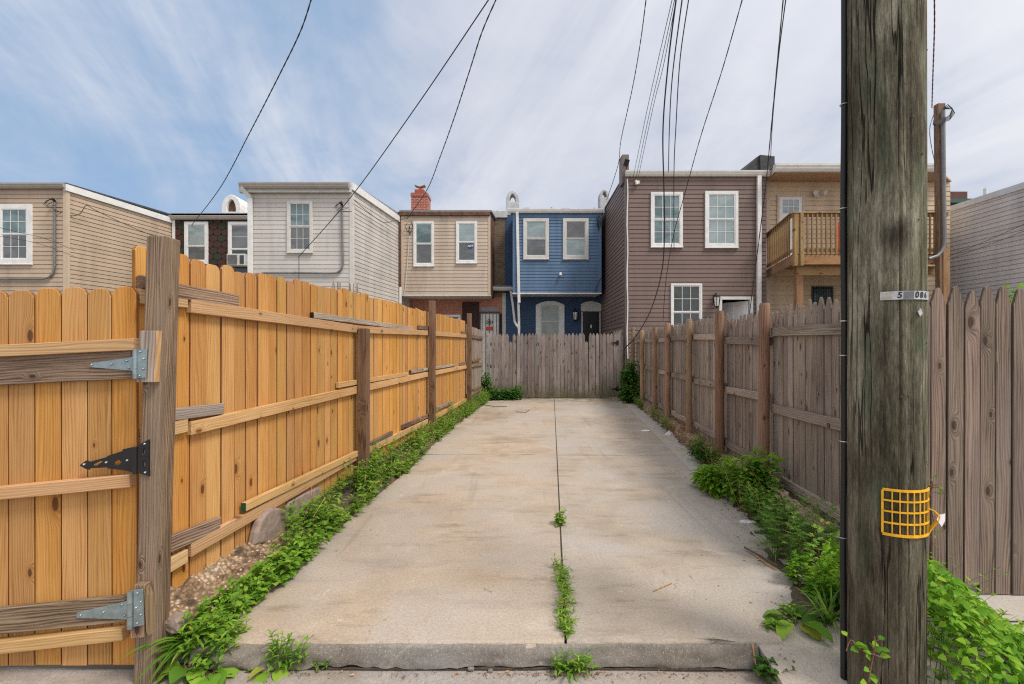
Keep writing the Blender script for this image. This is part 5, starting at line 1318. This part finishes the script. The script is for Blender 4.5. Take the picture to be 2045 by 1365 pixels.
wire('long slack black cable hanging in front of the brown house to the gate corner', [(1246, 697), (1272, 668), (1300, 618), (1321, 545), (1327, 470), (1326, 380), (1324, 260), (1334, 130), (1350, 0)], 13.3, 7.2, .016, 0, end=PTOP+V((-.05, 0, -.2)))
wire('black cable ending at the brown house gutter, left of a near twin', [(1335, 343), (1337, 250), (1343, 150), (1362, 0)], 13.9, 7.6, .014, 0, end=PTOP+V((0, .05, -.1)))
wire('black cable ending at the brown house gutter, right of a near twin', [(1346, 500), (1346, 345), (1350, 250), (1358, 120), (1375, 0)], 13.85, 7.6, .012, 0, end=PTOP+V((.03, .05, -.1)))
wire('long thin cable slanting from high right down across the left brown house window', [(1324, 640), (1330, 560), (1345, 470), (1368, 385), (1400, 270), (1442, 140), (1482, 0)], 13.8, 7.0, .011, 1, end=PTOP+V((.05, 0, 0)))
wire('twisted black cable dropping beside the white downspout to the right fence', [(1493, 655), (1508, 540), (1528, 380), (1537, 290), (1549, 160), (1564, 0)], 8.5, 5.6, .009, 1, end=PTOP+V((.05, -.02, .1)))
wire('thin black cable ending behind the dark roof bulkhead', [(1539, 315), (1543, 240), (1554, 120), (1569, 0)], 15.4, 7.8, .012, 0, end=PTOP+V((.08, .02, .1)))
wire('red and black twisted cable down to the timber mast right of the pole', [(1861, 215), (1863, 150), (1866, 60), (1866, 0)], 12.0, 8.4, .016, 2, ('redwire', 'wire'), end=PTOP+V((.2, 0, 0)))
wire('loose black drop wire hanging from the timber mast beside the pole', [(1866, 320), (1859, 285), (1857, 255), (1866, 225)], 11.9, 11.9, .010, 1)
wire('sagging cable from the tan house mast toward the gate post', [(330, 480), (275, 458), (225, 436), (188, 418), (172, 410), (160, 426), (140, 430), (108, 418)], 15.5, 13.9, .013, 0)
wire('upper of two thin wires crossing the tan house window', [(150, 500), (90, 476), (40, 464), (-60, 440)], 13.5, 10, .007, 0)
wire('lower of two thin wires crossing the tan house window', [(150, 512), (90, 490), (40, 478), (-60, 462)], 13.5, 10, .006, 0)
wire('upper of two thin wires crossing the grey side wall at the right edge', [(1893, 512), (1950, 489), (2045, 447), (2120, 410)], 12.0, 9, .006, 0)
wire('lower of two thin wires crossing the grey side wall at the right edge', [(1893, 518), (1960, 494), (2045, 461), (2120, 430)], 12.0, 9, .006, 0)

# ================================================================== plants
def rv(): return V((U_(-1, 1), U_(-1, 1), U_(-1, 1)))
def stem_plant(m, b, h, lean, leaves, L, W, mi=0, stem=.0022, droop=.25, pairs=False, smi=1, up0=.25, first=.15, whorl=0):
    """a stalk with leaves; W/L ratio gives the leaf shape"""
    pts = []; a = U_(0, 6.28)
    for k in range(5):
        t = k/4; pts.append(b+V((lean.x*t*t, lean.y*t*t, h*t*(1-.12*t)))+V((U_(-1, 1), U_(-1, 1), 0))*.012*h*k)
    m.tube(pts, [stem*(1-.16*k) for k in range(5)], 3, False, R(), smi)
    base_r = R()*.5
    for k in range(leaves):
        t = first+(1-first)*(k+R()*.6)/leaves; q = t*4; i = min(3, int(q)); p = pts[i].lerp(pts[i+1], q-i)
        a += 2.4; sc = (1.1-.55*t)*U_(.75, 1.2)
        for s_ in ((0, math.pi) if pairs else (0,)):
            el = lerp(up0, .95, t*t)-droop*U_(0, 1); d = V((math.cos(a+s_), math.sin(a+s_), el))
            if whorl:                                   # a deeply cut leaf: lobes fanned along a midrib
                dn = d.normalized(); sd = dn.cross(EZ).normalized(); rr = min(1, base_r+R()*.35+.25*t)
                for w in range(whorl):
                    u = (w+1)/(whorl+1)
                    for sg in (-1, 1): m.leaf(p+dn*L*sc*u*.75, (dn*.75+sd*sg*.8+EZ*U_(-.1, .2)), EZ+rv()*.3, L*sc*.48, W*sc*.42, rr, .1, .3, mi)
                m.leaf(p+dn*L*sc*.35, dn, EZ+rv()*.3, L*sc*.7, W*sc*.5, rr, .1, .3, mi)
            else:
                m.leaf(p, d, EZ+rv()*.35, L*sc, W*sc, min(1, base_r+R()*.35+.2*t), .16, .5, mi)
def grass_tuft(m, b, n, Lr, W, spread=1., mi=0, upr=1.):
    for k in range(n):
        a = U_(0, 6.28); L = U_(*Lr); d = V((math.cos(a)*spread, math.sin(a)*spread, U_(.5, 1.6)*upr)).normalized(); sd = d.cross(EZ).normalized()
        p = b+V((U_(-1, 1), U_(-1, 1), 0))*.02; vs = []; q = p; seg = 6; dd = V(d); rr = R()
        for i in range(seg+1):
            t = i/seg; w = W*(.55+.9*t if t < .4 else 1-((t-.4)/.6)**1.6*.98)*.5
            vs += [q-sd*w, q+sd*w+EZ*w*.4]; q = q+dd*L/seg; dd = (dd+V((0, 0, -.30*(.4+t)))).normalized()
        m.add(vs, [(2*i, 2*i+1, 2*i+3, 2*i+2) for i in range(seg)], None, rr, mi, True)
def broad_rosette(m, b, n, L, W, el=(.1, .7), mi=0):
    for k in range(n):
        a = 6.28*k/n+U_(-.4, .4); d = V((math.cos(a), math.sin(a), U_(*el))); q = b+d.normalized()*L*.3
        m.tube([b, b+d*L*.2+EZ*.008, q], .0025, 3, False, R(), 1); m.leaf(q, d+V((0, 0, -.2)), EZ+rv()*.25, L*U_(.7, 1.1), W*U_(.8, 1.1), R(), .16, .8, mi)
def plant(name, label, cat, m, mats, loc, group=None): return tag(m.build(name, [M[x] for x in mats], loc=loc), label, cat, group)
def soilzL(x, y):
    a, b = pw(LEDGE, y), XL(y); t = max(0, min(1, (x-a)/(b-a))); return .17*t**.8
# --- weeds along the orange fence: one mass nobody could count
m = MB()
for k in range(1150):
    y = 3.25+10.0*(R()**.85); t = R()**.85; a, b = pw(LEDGE, y), XL(y)+.06; x = lerp(a+.05, b, t); z = soilzL(x, y)
    if y > 3.9 and noise.noise(V((y*1.1, 7, t*1.5))) < -.18 and R() < .8: continue
    big = .55+.6*max(0, noise.noise(V((y*1.4, 3, 0)))+.4)
    hh = U_(.16, .46)*big; far = y > 6.5
    if y < 4.2: hh *= .85
    q = R()
    if q < .04: grass_tuft(m, V((x, y, z)), 7, (.10, .26), .008, .9, 0, 1.1)
    elif q < .09: stem_plant(m, V((x, y, z)), hh*1.25, V((U_(0, .14), U_(-.1, .06), 0)), 8, .105, .04, 0, droop=.5)
    elif q < .55: stem_plant(m, V((x, y, z)), hh, V((U_(0, .14), U_(-.1, .06), 0)), (7 if far else 9), U_(.06, .09), U_(.04, .062), 0, whorl=(1 if far else 2), droop=.5)
    else: stem_plant(m, V((x, y, z)), hh*.9, V((U_(0, .15), U_(-.1, .08), 0)), (10 if far else 13), U_(.045, .08), U_(.016, .03), 0, droop=.6)
for k in range(70):                                     # dead stalks
    y = 3.3+9*R(); x = lerp(pw(LEDGE, y)+.05, XL(y)+.05, R()); z = soilzL(x, y); q = V((x, y, z)); m.tube([q, q+V((U_(-.05, .1), U_(-.1, .1), U_(.08, .3))), q+V((U_(-.05, .2), U_(-.1, .1), U_(.15, .4)))], .0018, 3, False, R(), 2)
o = m.build('weeds', [M['leaf'], M['stem'], M['straw']]); kind(o, 'stuff'); o['label'] = 'low green weeds massed along the foot of the orange fence'
# round leaf creeper at the near end of the ledge
m = MB()
for k in range(520):
    y = U_(2.30, 3.3); a = pw(LEDGE, y); t = R(); x = a+.08-.16*t; z = .02+.05*t+.035*R()
    L = U_(.030, .052); a2 = U_(0, 6.28); m.leaf(V((x, y, z)), V((math.cos(a2)+.5, math.sin(a2)-.5, U_(-.1, .6))), EZ+rv()*.4, L, L*.95, R()*.6+.2, .1, .4, 0)
    if k % 5 == 0: stem_plant(m, V((x, y, .01)), U_(.08, .20), V((U_(0, .06), U_(-.08, .02), 0)), 9, .05, .032, 0, droop=.5)
plant('creeper', 'round leaved creeper spilling over the near end of the rubble ledge', 'plant', m, ('leaf', 'stem'), (-1.5, 2.8, .0))
m = MB(); c = G(575, 1120, .03)
for k in range(26): stem_plant(m, c+V((U_(-.09, .12), U_(-.35, .3), 0)), U_(.10, .22), V((U_(0, .12), U_(-.1, .05), 0)), 9, U_(.06, .10), U_(.03, .045), 0, droop=.6)
plant('broadleaf_weed', 'broad leaved weed clump beside the rounded pinkish stone', 'plant', m, ('leaf', 'stem'), c)
# --- plants at the foot of the gate post
c = G(372, 1318, -.10); m = MB(); grass_tuft(m, c+V((.02, .02, .06)), 44, (.18, .36), .020, 1.1, 0, .9)
for k in range(60): stem_plant(m, c+V((U_(-.10, .24), U_(-.04, .10), .02)), U_(.08, .26), V((U_(-.05, .12), U_(-.14, .02), 0)), 10, U_(.055, .085), U_(.016, .026), 0, droop=.6)
plant('grass_clump', 'long bladed bright green weed clump at the foot of the gate post', 'plant', m, ('leaf', 'stem'), c)
c = G(425, 1345, -.11); m = MB(); broad_rosette(m, c, 10, .13, .095, (.05, .6)); broad_rosette(m, c+V((-.13, .02, .02)), 8, .13, .07, (.1, .7))
m.leaf(c+V((.03, -.06, .03)), V((.4, -1, .1)), V((0, -.35, 1)), .10, .10, .5, .12, .6, 0)
for k in range(8): stem_plant(m, c+V((U_(-.12, .1), U_(-.02, .1), 0)), U_(.05, .13), V((U_(-.03, .1), -.05, 0)), 7, .055, .03, 0)
plant('plantain', 'broad round leaved plantain beside the gate post at the bottom edge', 'plant', m, ('leaf', 'redstem'), c)
c = G(555, 1335, -.11); m = MB(); broad_rosette(m, c+V((-.03, 0, 0)), 8, .12, .065, (.2, .9))
for k in range(18): stem_plant(m, c+V((U_(-.05, .12), U_(-.02, .03), 0)), U_(.10, .24), V((U_(-.03, .10), -.03, 0)), 11, .05, .017, 0, droop=.3)
plant('broadleaf_weed', 'leafy weed standing against the left end of the concrete step', 'plant', m, ('leaf', 'stem'), c)
c = G(645, 1332, -.11); m = MB()
for q in (-.03, .025): stem_plant(m, c+V((q, 0, 0)), .05, V((.01, -.02, 0)), 9, .035, .013, 0); stem_plant(m, c+V((q, 0, 0)), .035, V((-.01, -.03, 0)), 8, .032, .012, 0)
plant('seedlings', 'pair of tiny seedlings in the crack below the step', 'plant', m, ('leaf', 'stem'), c)
# --- clumps growing in the joint
for lab, py, n, hh, L, W, sp in (('small oak leaf shaped weed alone in the slab joint, farthest of the joint weeds', 1046, 9, .12, .055, .03, .03), ('bushy willow leaved weed in the slab joint, middle one', 1165, 30, .09, .055, .012, .13), ('small dense weed in the slab joint just behind the step', 1238, 22, .065, .048, .012, .08)):
    D = F*H/(py-CY); c = V((XJ(D), D, -.005)); m = MB()
    for k in range(n): stem_plant(m, c+V((U_(-.016, .016), U_(-sp, sp)*1.8, 0)), hh*U_(.25, 1.35), V((U_(-.06, .06), U_(-.06, .04), 0)), 9, L, W, 0, droop=.5)
    plant('joint_weed', lab, 'plant', m, ('leaf', 'redstem'), c, 'weeds growing in the slab joint')
D = 2.27; c = V((XJ(2.3), D, -.11)); m = MB(); grass_tuft(m, c, 15, (.08, .18), .015, 1., 0, .9)
for k in range(16): stem_plant(m, c+V((U_(-.06, .12), U_(-.03, .01), 0)), U_(.05, .15), V((U_(-.05, .1), -.03, 0)), 8, .05, .014, 0)
plant('crabgrass', 'thin leafy crabgrass tuft in the crack below the middle of the step', 'plant', m, ('leaf', 'stem'), c)
# --- right side
m = MB()
for k in range(470):                                    # mugwort and low weeds as one mass along the right fence
    y = 2.95+9.3*R()**1.15; a, b = pw(REDGE, y), XR(y)-.15; dens = noise.noise(V((y*.9, 9, 0)))
    if y > 5.3 and dens < .04: continue
    x = lerp(a+.04, b, R()**.9); sc = 1 if y < 5 else .72
    stem_plant(m, V((x, y, .02)), U_(.18, .50)*sc, V((U_(-.14, .04), U_(-.10, .06), 0)), 12 if y < 5 else 9, U_(.06, .095)*(.8 if y > 5 else 1), U_(.026, .042), 0, whorl=(2 if y < 4.6 else 1), droop=.45)
    if k % 14 == 0: grass_tuft(m, V((x, y, .02)), 8, (.12, .3)[:2], .008, .9, 0, 1.1)
for k in range(60):
    y = 2.95+5*R(); x = lerp(pw(REDGE, y)+.04, XR(y)-.15, R()); q = V((x, y, .02)); m.tube([q, q+V((U_(-.1, .05), U_(-.1, .1), U_(.08, .3))), q+V((U_(-.2, .05), U_(-.1, .1), U_(.15, .45)))], .0018, 3, False, R(), 2)
o = m.build('weeds', [M['mug'], M['stem'], M['straw']]); kind(o, 'stuff'); o['label'] = 'feathery green weeds massed along the foot of the right fence'
def shrub(label, c, n, h, rx, ry, L, W, mat='leaf', name='tall_weed', pairs=True, lv=12):
    m = MB()
    for k in range(n): stem_plant(m, c+V((U_(-rx, rx), U_(-ry, ry), 0)), h*U_(.5, 1.05), V((U_(-.14, .12)*h*1.6, U_(-.16, .1)*h*1.6, 0)), lv, L, W, 0, .003, .5, pairs)
    plant(name, label, 'plant', m, (mat, 'stem'), c)
shrub('tall leafy weed with broad pairs of leaves against the second nearest round fence post', V((2.28, 4.30, .02)), 12, .62, .12, .12, .15, .065, 'vine')
shrub('pale green broad leaved weed low between the two nearest round fence posts', V((2.10, 4.75, .02)), 16, .32, .10, .18, .14, .045, 'vine')
shrub('bright green bushy weed right beside the black cable at the pole', V((1.92, 2.75, .0)), 34, .26, .16, .20, .055, .026, 'vine')
shrub('small dark green shrub at the foot of the third nearest round post', V((2.50, 5.9, .04)), 26, .32, .13, .22, .06, .03, 'darkleaf', 'shrub')
c = G(1655, 1245, -.005); m = MB(); grass_tuft(m, c, 48, (.14, .28), .010, .75, 0, 1.2); plant('grass_tuft', 'fine dark green grass tuft left of the pole', 'grass', m, ('mug', 'stem'), c)
c = G(1585, 1246, -.004); m = MB(); broad_rosette(m, c, 8, .16, .08, (.2, .8))
for k in range(4): stem_plant(m, c+V((U_(-.06, .02), 0, 0)), U_(.1, .16), V((-.06, -.02, 0)), 6, .03, .02, 0)
plant('dock_plant', 'broad smooth leaved dock plant on the slab left of the pole', 'plant', m, ('leaf', 'stem'), c)
c = G(1540, 1254, -.004); m = MB()
for k in range(12): stem_plant(m, c+V((U_(-.05, .06), U_(-.02, .02), 0)), U_(.03, .07), V((U_(-.06, .06), -.03, 0)), 8, .04, .014, 0)
plant('low_weed', 'low narrow leaved weed where the slab meets the apron crack', 'plant', m, ('leaf', 'stem'), c)
m = MB()
for k in range(55):
    c = G(lerp(1512, 1572, R()), lerp(1300, 1362, R()), -.09); stem_plant(m, c, U_(.03, .08), V((U_(-.04, .06), -.03, 0)), 8, .035, .022, 0)
plant('low_weed', 'small leafy weed patch in the apron crack at the bottom edge', 'plant', m, ('darkleaf', 'redstem'), G(1545, 1340, -.1))
def vine(label, path, n, L, W, name='vine', mat='vine', cat='plant'):
    m = MB(); pts = smooth([V(p) for p in path], 8); m.tube(pts, .0022, 4, False, .5, 1)
    for k in range(n):
        i = int(U_(0, len(pts)-1)); p = pts[i]; a = U_(0, 6.28); d = V((math.cos(a), math.sin(a)-.3, U_(-.2, .6))); q = p+d.normalized()*.02
        m.tube([p, q], .001, 3, False, .5, 1); m.leaf(q, d, EZ*.7+V((0, -.7, 0))+rv()*.3, L*U_(.6, 1.15), W*U_(.7, 1.1), R(), .12, .4, 0)
    plant(name, label, cat, m, (mat, 'redstem'), pts[0])
vine('short heart leaved vine sprig on the slab left of the pole base', [P(1760, 1312, 1.90), P(1720, 1296, 1.93), P(1700, 1278, 1.96), P(1690, 1300, 1.95)], 11, .038, .03)
vine('small vine sprig climbing the front of the pole base', [P(1735, 1362, 1.84), P(1742, 1320, 1.89), P(1748, 1290, 1.90), P(1746, 1270, 1.905)], 10, .04, .028)
vine('thin yellowish tendril rising beside the yellow mesh', [P(1856, 1120, 2.05), P(1858, 1070, 2.05), P(1864, 1040, 2.06), P(1856, 1000, 2.06), P(1862, 965, 2.06), P(1850, 950, 2.06)], 16, .022, .012)
vine('thin drooping tendril with few leaves beside the yellow mesh', [P(1852, 972, 2.06), P(1866, 968, 2.04), P(1876, 975, 2.04), P(1890, 990, 2.04)], 4, .016, .008)
# heap of vines right of the pole
m = MB(); c0 = V((1.95, 2.15, -.08))
def heap(x, y):
    d = (x-1.86)/.85; e = (y-2.28)/.55
    g = max(0, 1-1.02*abs(d)**.8)*max(0, 1-e*e*.9); return .72*g*(1 if d > -.1 else 0)+.05
for k in range(4200):
    x = U_(1.80, 2.9); y = U_(1.72, 2.72); hz = heap(x, y)
    if (x-PC.x)**2+(y-PC.y)**2 < .165**2 or hz < .055 and R() < .75: continue
    z = -.09+hz*(1-.55*R()**2.2); p = V((x, y, z+.03*noise.noise(V((x*7, y*7, 0)))))
    a = U_(0, 6.28); L = U_(.024, .056); m.leaf(p, V((math.cos(a)+.25, math.sin(a)-.45, U_(-.7, .35))), V((.2, -.6, .8))+rv()*.5, L, L*U_(.55, .8), R()*.7+.15*R()+(.15 if z > .2 else 0), .14, .5, 0)
for k in range(70):
    x = U_(1.82, 2.6); y = U_(1.8, 2.6); stem_plant(m, V((x, y, -.08)), heap(x, y)*U_(.9, 1.25), V((U_(-.06, .2), U_(-.2, .05), 0)), 12, .05, .026, 0, .002, .5)
grass_tuft(m, V((2.3, 2.0, 0)), 16, (.15, .32), .018, 1.1, 0); grass_tuft(m, V((2.05, 1.85, 0)), 10, (.15, .3), .018, 1.1, 0)
plant('vine_heap', 'heap of bright green vines and leaves at the right foot of the pole', 'plant', m, ('vine', 'stem'), c0)
# far corners
def bush(label, name, blobs, n, L, mat='darkleaf'):
    m = MB(); tot = sum(b[3]*b[4]*b[5] for b in blobs)
    for (x, y, z, rx, ry, rz) in blobs:
        for k in range(int(n*rx*ry*rz/tot)):
            d = rv().normalized()*(R()**.4); p = V((x+d.x*rx, y+d.y*ry, max(.01, z+d.z*rz))); p += rv()*.04
            a = U_(0, 6.28); q = L*U_(.6, 1.3); m.leaf(p, V((math.cos(a), math.sin(a)-.4, U_(-.6, .5))), V((0, -.5, 1))+rv()*.6, q, q*U_(.55, .8), R()*.75+(.25*R() if d.z > 0 else 0), .14, .5, 0)
        m.tube([(x, y, 0), (x, y, z)], .01, 5, False, .5, 1)
    plant(name, label, 'plant', m, (mat, 'stem'), (blobs[0][0], blobs[0][1], 0))
x = X_(1256, 12.7)
bush('dense dark green ivy bush at the far right corner by the gate', 'ivy_bush', [(x, 12.7, .45, .30, .3, .55), (x+.05, 12.7, .85, .2, .25, .4), (x-.02, 12.5, .25, .3, .3, .3)], 1900, .085)
x = X_(972, 13.1)
bush('dark green ivy spreading along the back fence from the far left corner', 'ivy', [(x, 13.1, .35, .14, .2, .50), (x+.15, 13.2, .16, .28, .25, .22), (x+.60, 13.25, .14, .34, .25, .20), (x+.88, 13.3, .22, .18, .18, .22)], 1500, .08)
x = X_(2032, 3.3)
bush('bright green leaves peeping over the front picket fence at the right edge', 'shrub', [(x, 3.25, 1.86, .14, .12, .10), (x+.3, 3.3, 1.8, .25, .15, .2)], 330, .05, 'vine')

# ================================================================== litter
def crumple(name, label, c, r, mat, flat=.4, n=9, seed=0, cat='litter'):
    m = MB(); vs = [c+V((0, 0, r*flat))]
    for k in range(n): a = 6.28*k/n; q = r*U_(.6, 1.1); vs.append(c+V((math.cos(a)*q*1.5, math.sin(a)*q, U_(.15, .8)*r*flat)))
    for k in range(n): a = 6.28*k/n; q = r*U_(.8, 1.15); vs.append(c+V((math.cos(a)*q*1.7, math.sin(a)*q*1.1, .002)))
    fs = [(0, 1+k, 1+(k+1) % n) for k in range(n)]+[(1+k, 1+n+k, 1+n+(k+1) % n, 1+(k+1) % n) for k in range(n)]
    m.add(vs, fs, None, .5); tag(m.build(name, M[mat], loc=c), label, cat)
crumple('paper_scrap', 'crumpled white plastic scrap beside the weeds on the right of the slab', G(1493, 1042), .045, 'paper')
crumple('paper_scrap', 'white paper scrap lying on the slab edge near the middle round posts', G(1290, 860), .06, 'paper')
crumple('paper_scrap', 'upright white paper scrap against the low kerb below the round posts', G(1336, 868), .05, 'paper', 1.6)
crumple('paper_scrap', 'pale scrap of card at the edge of the right hand weeds', G(1424, 966), .04, 'straw', .3)
crumple('paper_scrap', 'pale rubbish at the foot of the back fence near the gate', G(1134, 793), .14, 'stone', .5)
crumple('paper_scrap', 'white scrap below the ivy bush in the far right corner', G(1247, 803), .09, 'paper', .5)
crumple('paper_scrap', 'small white scrap on the dirt just left of the pole', G(1631, 1262), .014, 'paper', .8)
def sticks(name, label, pts, r, mat='twig'):
    m = MB(); m.tube([V(p) for p in pts], r, 5, True, R()); tag(m.build(name, M[mat], loc=pts[0]), label, 'stick')
sticks('stick', 'broken brown stick on the slab left of the right hand weeds', [G(1487, 1093, .02), G(1512, 1106, .02), G(1552, 1130, .014)], .008)
sticks('stick', 'pale split stick lying beside the broken brown stick', [G(1510, 1110, .01), G(1530, 1125, .01), G(1550, 1136, .01)], .005, 'straw')
sticks('twig', 'thin twig at the far left of the slab near the back fence', [G(966, 808, .02), G(985, 811, .03), G(1012, 811, .015)], .010)
sticks('twig', 'curved thin twig on the far slab left of the joint', [G(1030, 822, .01), G(1050, 823, .01), G(1057, 818, .01)], .008)
sticks('straw', 'pale straw lying on the right slab in front of the step', [G(1305, 1180, .006), G(1322, 1172, .006), G(1342, 1164, .006)], .003, 'straw')
sticks('stick', 'pale split stick in the crack at the right end of the step', [G(1503, 1285, .0), G(1508, 1320, -.06), G(1516, 1350, -.11)], .005, 'straw')
def pebbles(name, label, spots, mat, r):
    for k, (px, py, z) in enumerate(spots):
        c = G(px, py, z); stone(name, label, (c.x-r, c.y-r*.8, z-.002), (c.x+r*U_(.8, 1.2), c.y+r*.8, z+r*1.1), k+px, 'loose pebbles', mat, r*.35, .45)
for k, (px, py, lab) in enumerate(((940, 1338, 'pale grey pebble in the crack under the step, larger of a close pair'), (979, 1341, 'small grey pebble in the crack under the step, right of a paler one'))):
    pebbles('pebble', lab, [(px, py, -.115)], 'step', .016-.004*k)
m = MB()                                                # dead leaves and crumbs caught along the crack
for k in range(260):
    x = U_(-1.3, 1.35) if R() < .45 else random.gauss(lerp(.0, .42, R()), .10); y = 2.262-abs(random.gauss(0, .018)); a = U_(0, 6.28); L = U_(.006, .022)
    m.leaf(V((x, y, -.108)), V((math.cos(a), math.sin(a), U_(-.1, .4))), EZ+rv()*.4, L, L*U_(.2, .6), R(), .1, .4, int(R()*2.4))
for k in range(150):
    x = U_(-1.6, 1.3); y = 2.262-abs(random.gauss(0, .035)); r = U_(.002, .007)
    c = V((x, y, -.109)); vs = [c+rv().normalized()*r*U_(.7, 1.3) for _ in range(4)]+[c+V((0, 0, r))]
    m.add(vs, [(0, 1, 2), (0, 2, 3), (0, 3, 1), (1, 2, 4), (2, 3, 4), (3, 1, 4)], None, R(), int(R()*2.99))
o = m.build('leaf_litter', [M['straw'], M['twig'], M['alley']]); kind(o, 'stuff'); o['label'] = 'dead leaves and crumbs caught along the foot of the step'
m = MB()
for k in range(420):
    y = U_(2.55, 9); a = pw(REDGE, y); x = a+random.gauss(.0, .09)+.03; q = U_(0, 6.28); L = U_(.008, .03); m.leaf(V((x, y, .006)), V((math.cos(q), math.sin(q), U_(0, .3))), EZ+rv()*.4, L, L*U_(.15, .5), R(), .1, .4, int(R()*1.7))
for k in range(90):
    x, y = U_(-1.3, 1.6), U_(2.4, 7); q = U_(0, 6.28); L = U_(.006, .016); m.leaf(V((x, y, .005)), V((math.cos(q), math.sin(q), U_(0, .3))), EZ, L, L*U_(.2, .5), R(), .1, .4, 1)
o = m.build('leaf_litter', [M['straw'], M['twig']]); kind(o, 'stuff'); o['label'] = 'brown leaf crumbs strewn along the right edge of the slab'

# ================================================================== light, sky, camera
SUN = V((.66, -.42, 1.12)).normalized()
el = math.asin(SUN.z); az = math.atan2(SUN.x, SUN.y)
w = bpy.data.worlds.new('World'); scene.world = w; w.use_nodes = True
t = NT(w.node_tree); bg = w.node_tree.nodes['Background']
sky = t.n('ShaderNodeTexSky', sky_type='NISHITA'); sky.sun_disc = False; sky.sun_elevation = el; sky.sun_rotation = az
d = t.n('ShaderNodeTexCoord').outputs['Generated']
sp = t.n('ShaderNodeSeparateXYZ', {0: d})
zz = t.math('ADD', t.math('MAXIMUM', sp.outputs[2], 0.), .22)
pl_ = t.n('ShaderNodeCombineXYZ', {0: t.math('DIVIDE', sp.outputs[0], zz), 1: t.math('DIVIDE', sp.outputs[1], zz), 2: 0.}).outputs[0]
rot = t.n('ShaderNodeCombineXYZ', {0: t.math('MULTIPLY', t.vm('DOT_PRODUCT', pl_, (-.30, .954, 0)), .42), 1: t.math('MULTIPLY', t.vm('DOT_PRODUCT', pl_, (.954, .30, 0)), 1.35), 2: 0.}).outputs[0]
n1 = t.math('ADD', t.math('MULTIPLY', t.noise(rot, 1.25, 8, .60, .6), .72), t.math('MULTIPLY', t.noise(pl_, 2.1, 8, .62, .5), .28)); n2 = t.noise(pl_, .8, 5, .55, .3)
blue_dir = V((-.70, .66, .30)).normalized()
bd = t.vm('DOT_PRODUCT', d, tuple(blue_dir))
hole = t.mapr(bd, .74, .975, 0, 1, True)
den = t.math('SUBTRACT', t.math('ADD', .95, t.math('MULTIPLY', t.math('SUBTRACT', n1, .5), 2.4)), t.math('MULTIPLY', hole, .49))
den = t.math('ADD', den, t.math('MULTIPLY', t.math('SUBTRACT', n2, .5), .55))
den = t.math('ADD', den, t.mapr(sp.outputs[2], .30, .0, 0, .22))
den = t.mapr(den, .10, .95, 0, 1, True)
shade = t.math('ADD', t.math('MULTIPLY', n1, .75), t.math('MULTIPLY', n2, .25))
cloud = t.ramp(t.mapr(shade, .38, .62), [(0, (4.7, 5.05, 6.0)), (.5, (5.8, 6.1, 6.95)), (1, (7.2, 7.35, 7.8))])
cloud = t.mix(t.mapr(sp.outputs[2], .32, .05, 0, .55), cloud, (7.1, 7.3, 7.8))
glow = t.mapr(t.vm('DOT_PRODUCT', d, tuple(SUN)), .1, 1., 0, 1)
cloud = t.mix(t.math('POWER', glow, 2.0), cloud, (12., 11.7, 11.3))        # brighter cloud added around the hidden sun to lift the scene light
skyc = t.mix(.8, sky.outputs[0], (2.75, 4.3, 6.5))
col = t.mix(den, skyc, cloud)
w.node_tree.links.new(col, bg.inputs[0]); bg.inputs[1].default_value = .1
ld = bpy.data.lights.new('sun', 'SUN'); ld.energy = 2.5; ld.angle = math.radians(16); ld.color = (1, .94, .85)
lo = bpy.data.objects.new('sun', ld); COL.objects.link(lo); lo.rotation_euler = (-SUN).to_track_quat('-Z', 'Y').to_euler()
cd = bpy.data.cameras.new('camera'); co_ = bpy.data.objects.new('camera', cd); COL.objects.link(co_)
co_.location = (0, 0, H); co_.rotation_euler = (math.radians(90), 0, 0)
cd.sensor_width = 36; cd.lens = 36*F/2045; cd.shift_x = 0; cd.shift_y = (CY-682.5)/2045
cd.clip_start = .05; cd.clip_end = 1000
scene.camera = co_
scene.view_settings.view_transform = 'Standard'; scene.view_settings.look = 'None'; scene.view_settings.gamma = 1; scene.view_settings.exposure = 0.2
scene.render.engine = 'CYCLES'; scene.cycles.max_bounces = 8; scene.cycles.use_denoising = False; scene.cycles.filter_width = 1.2; scene.cycles.sample_clamp_indirect = 4
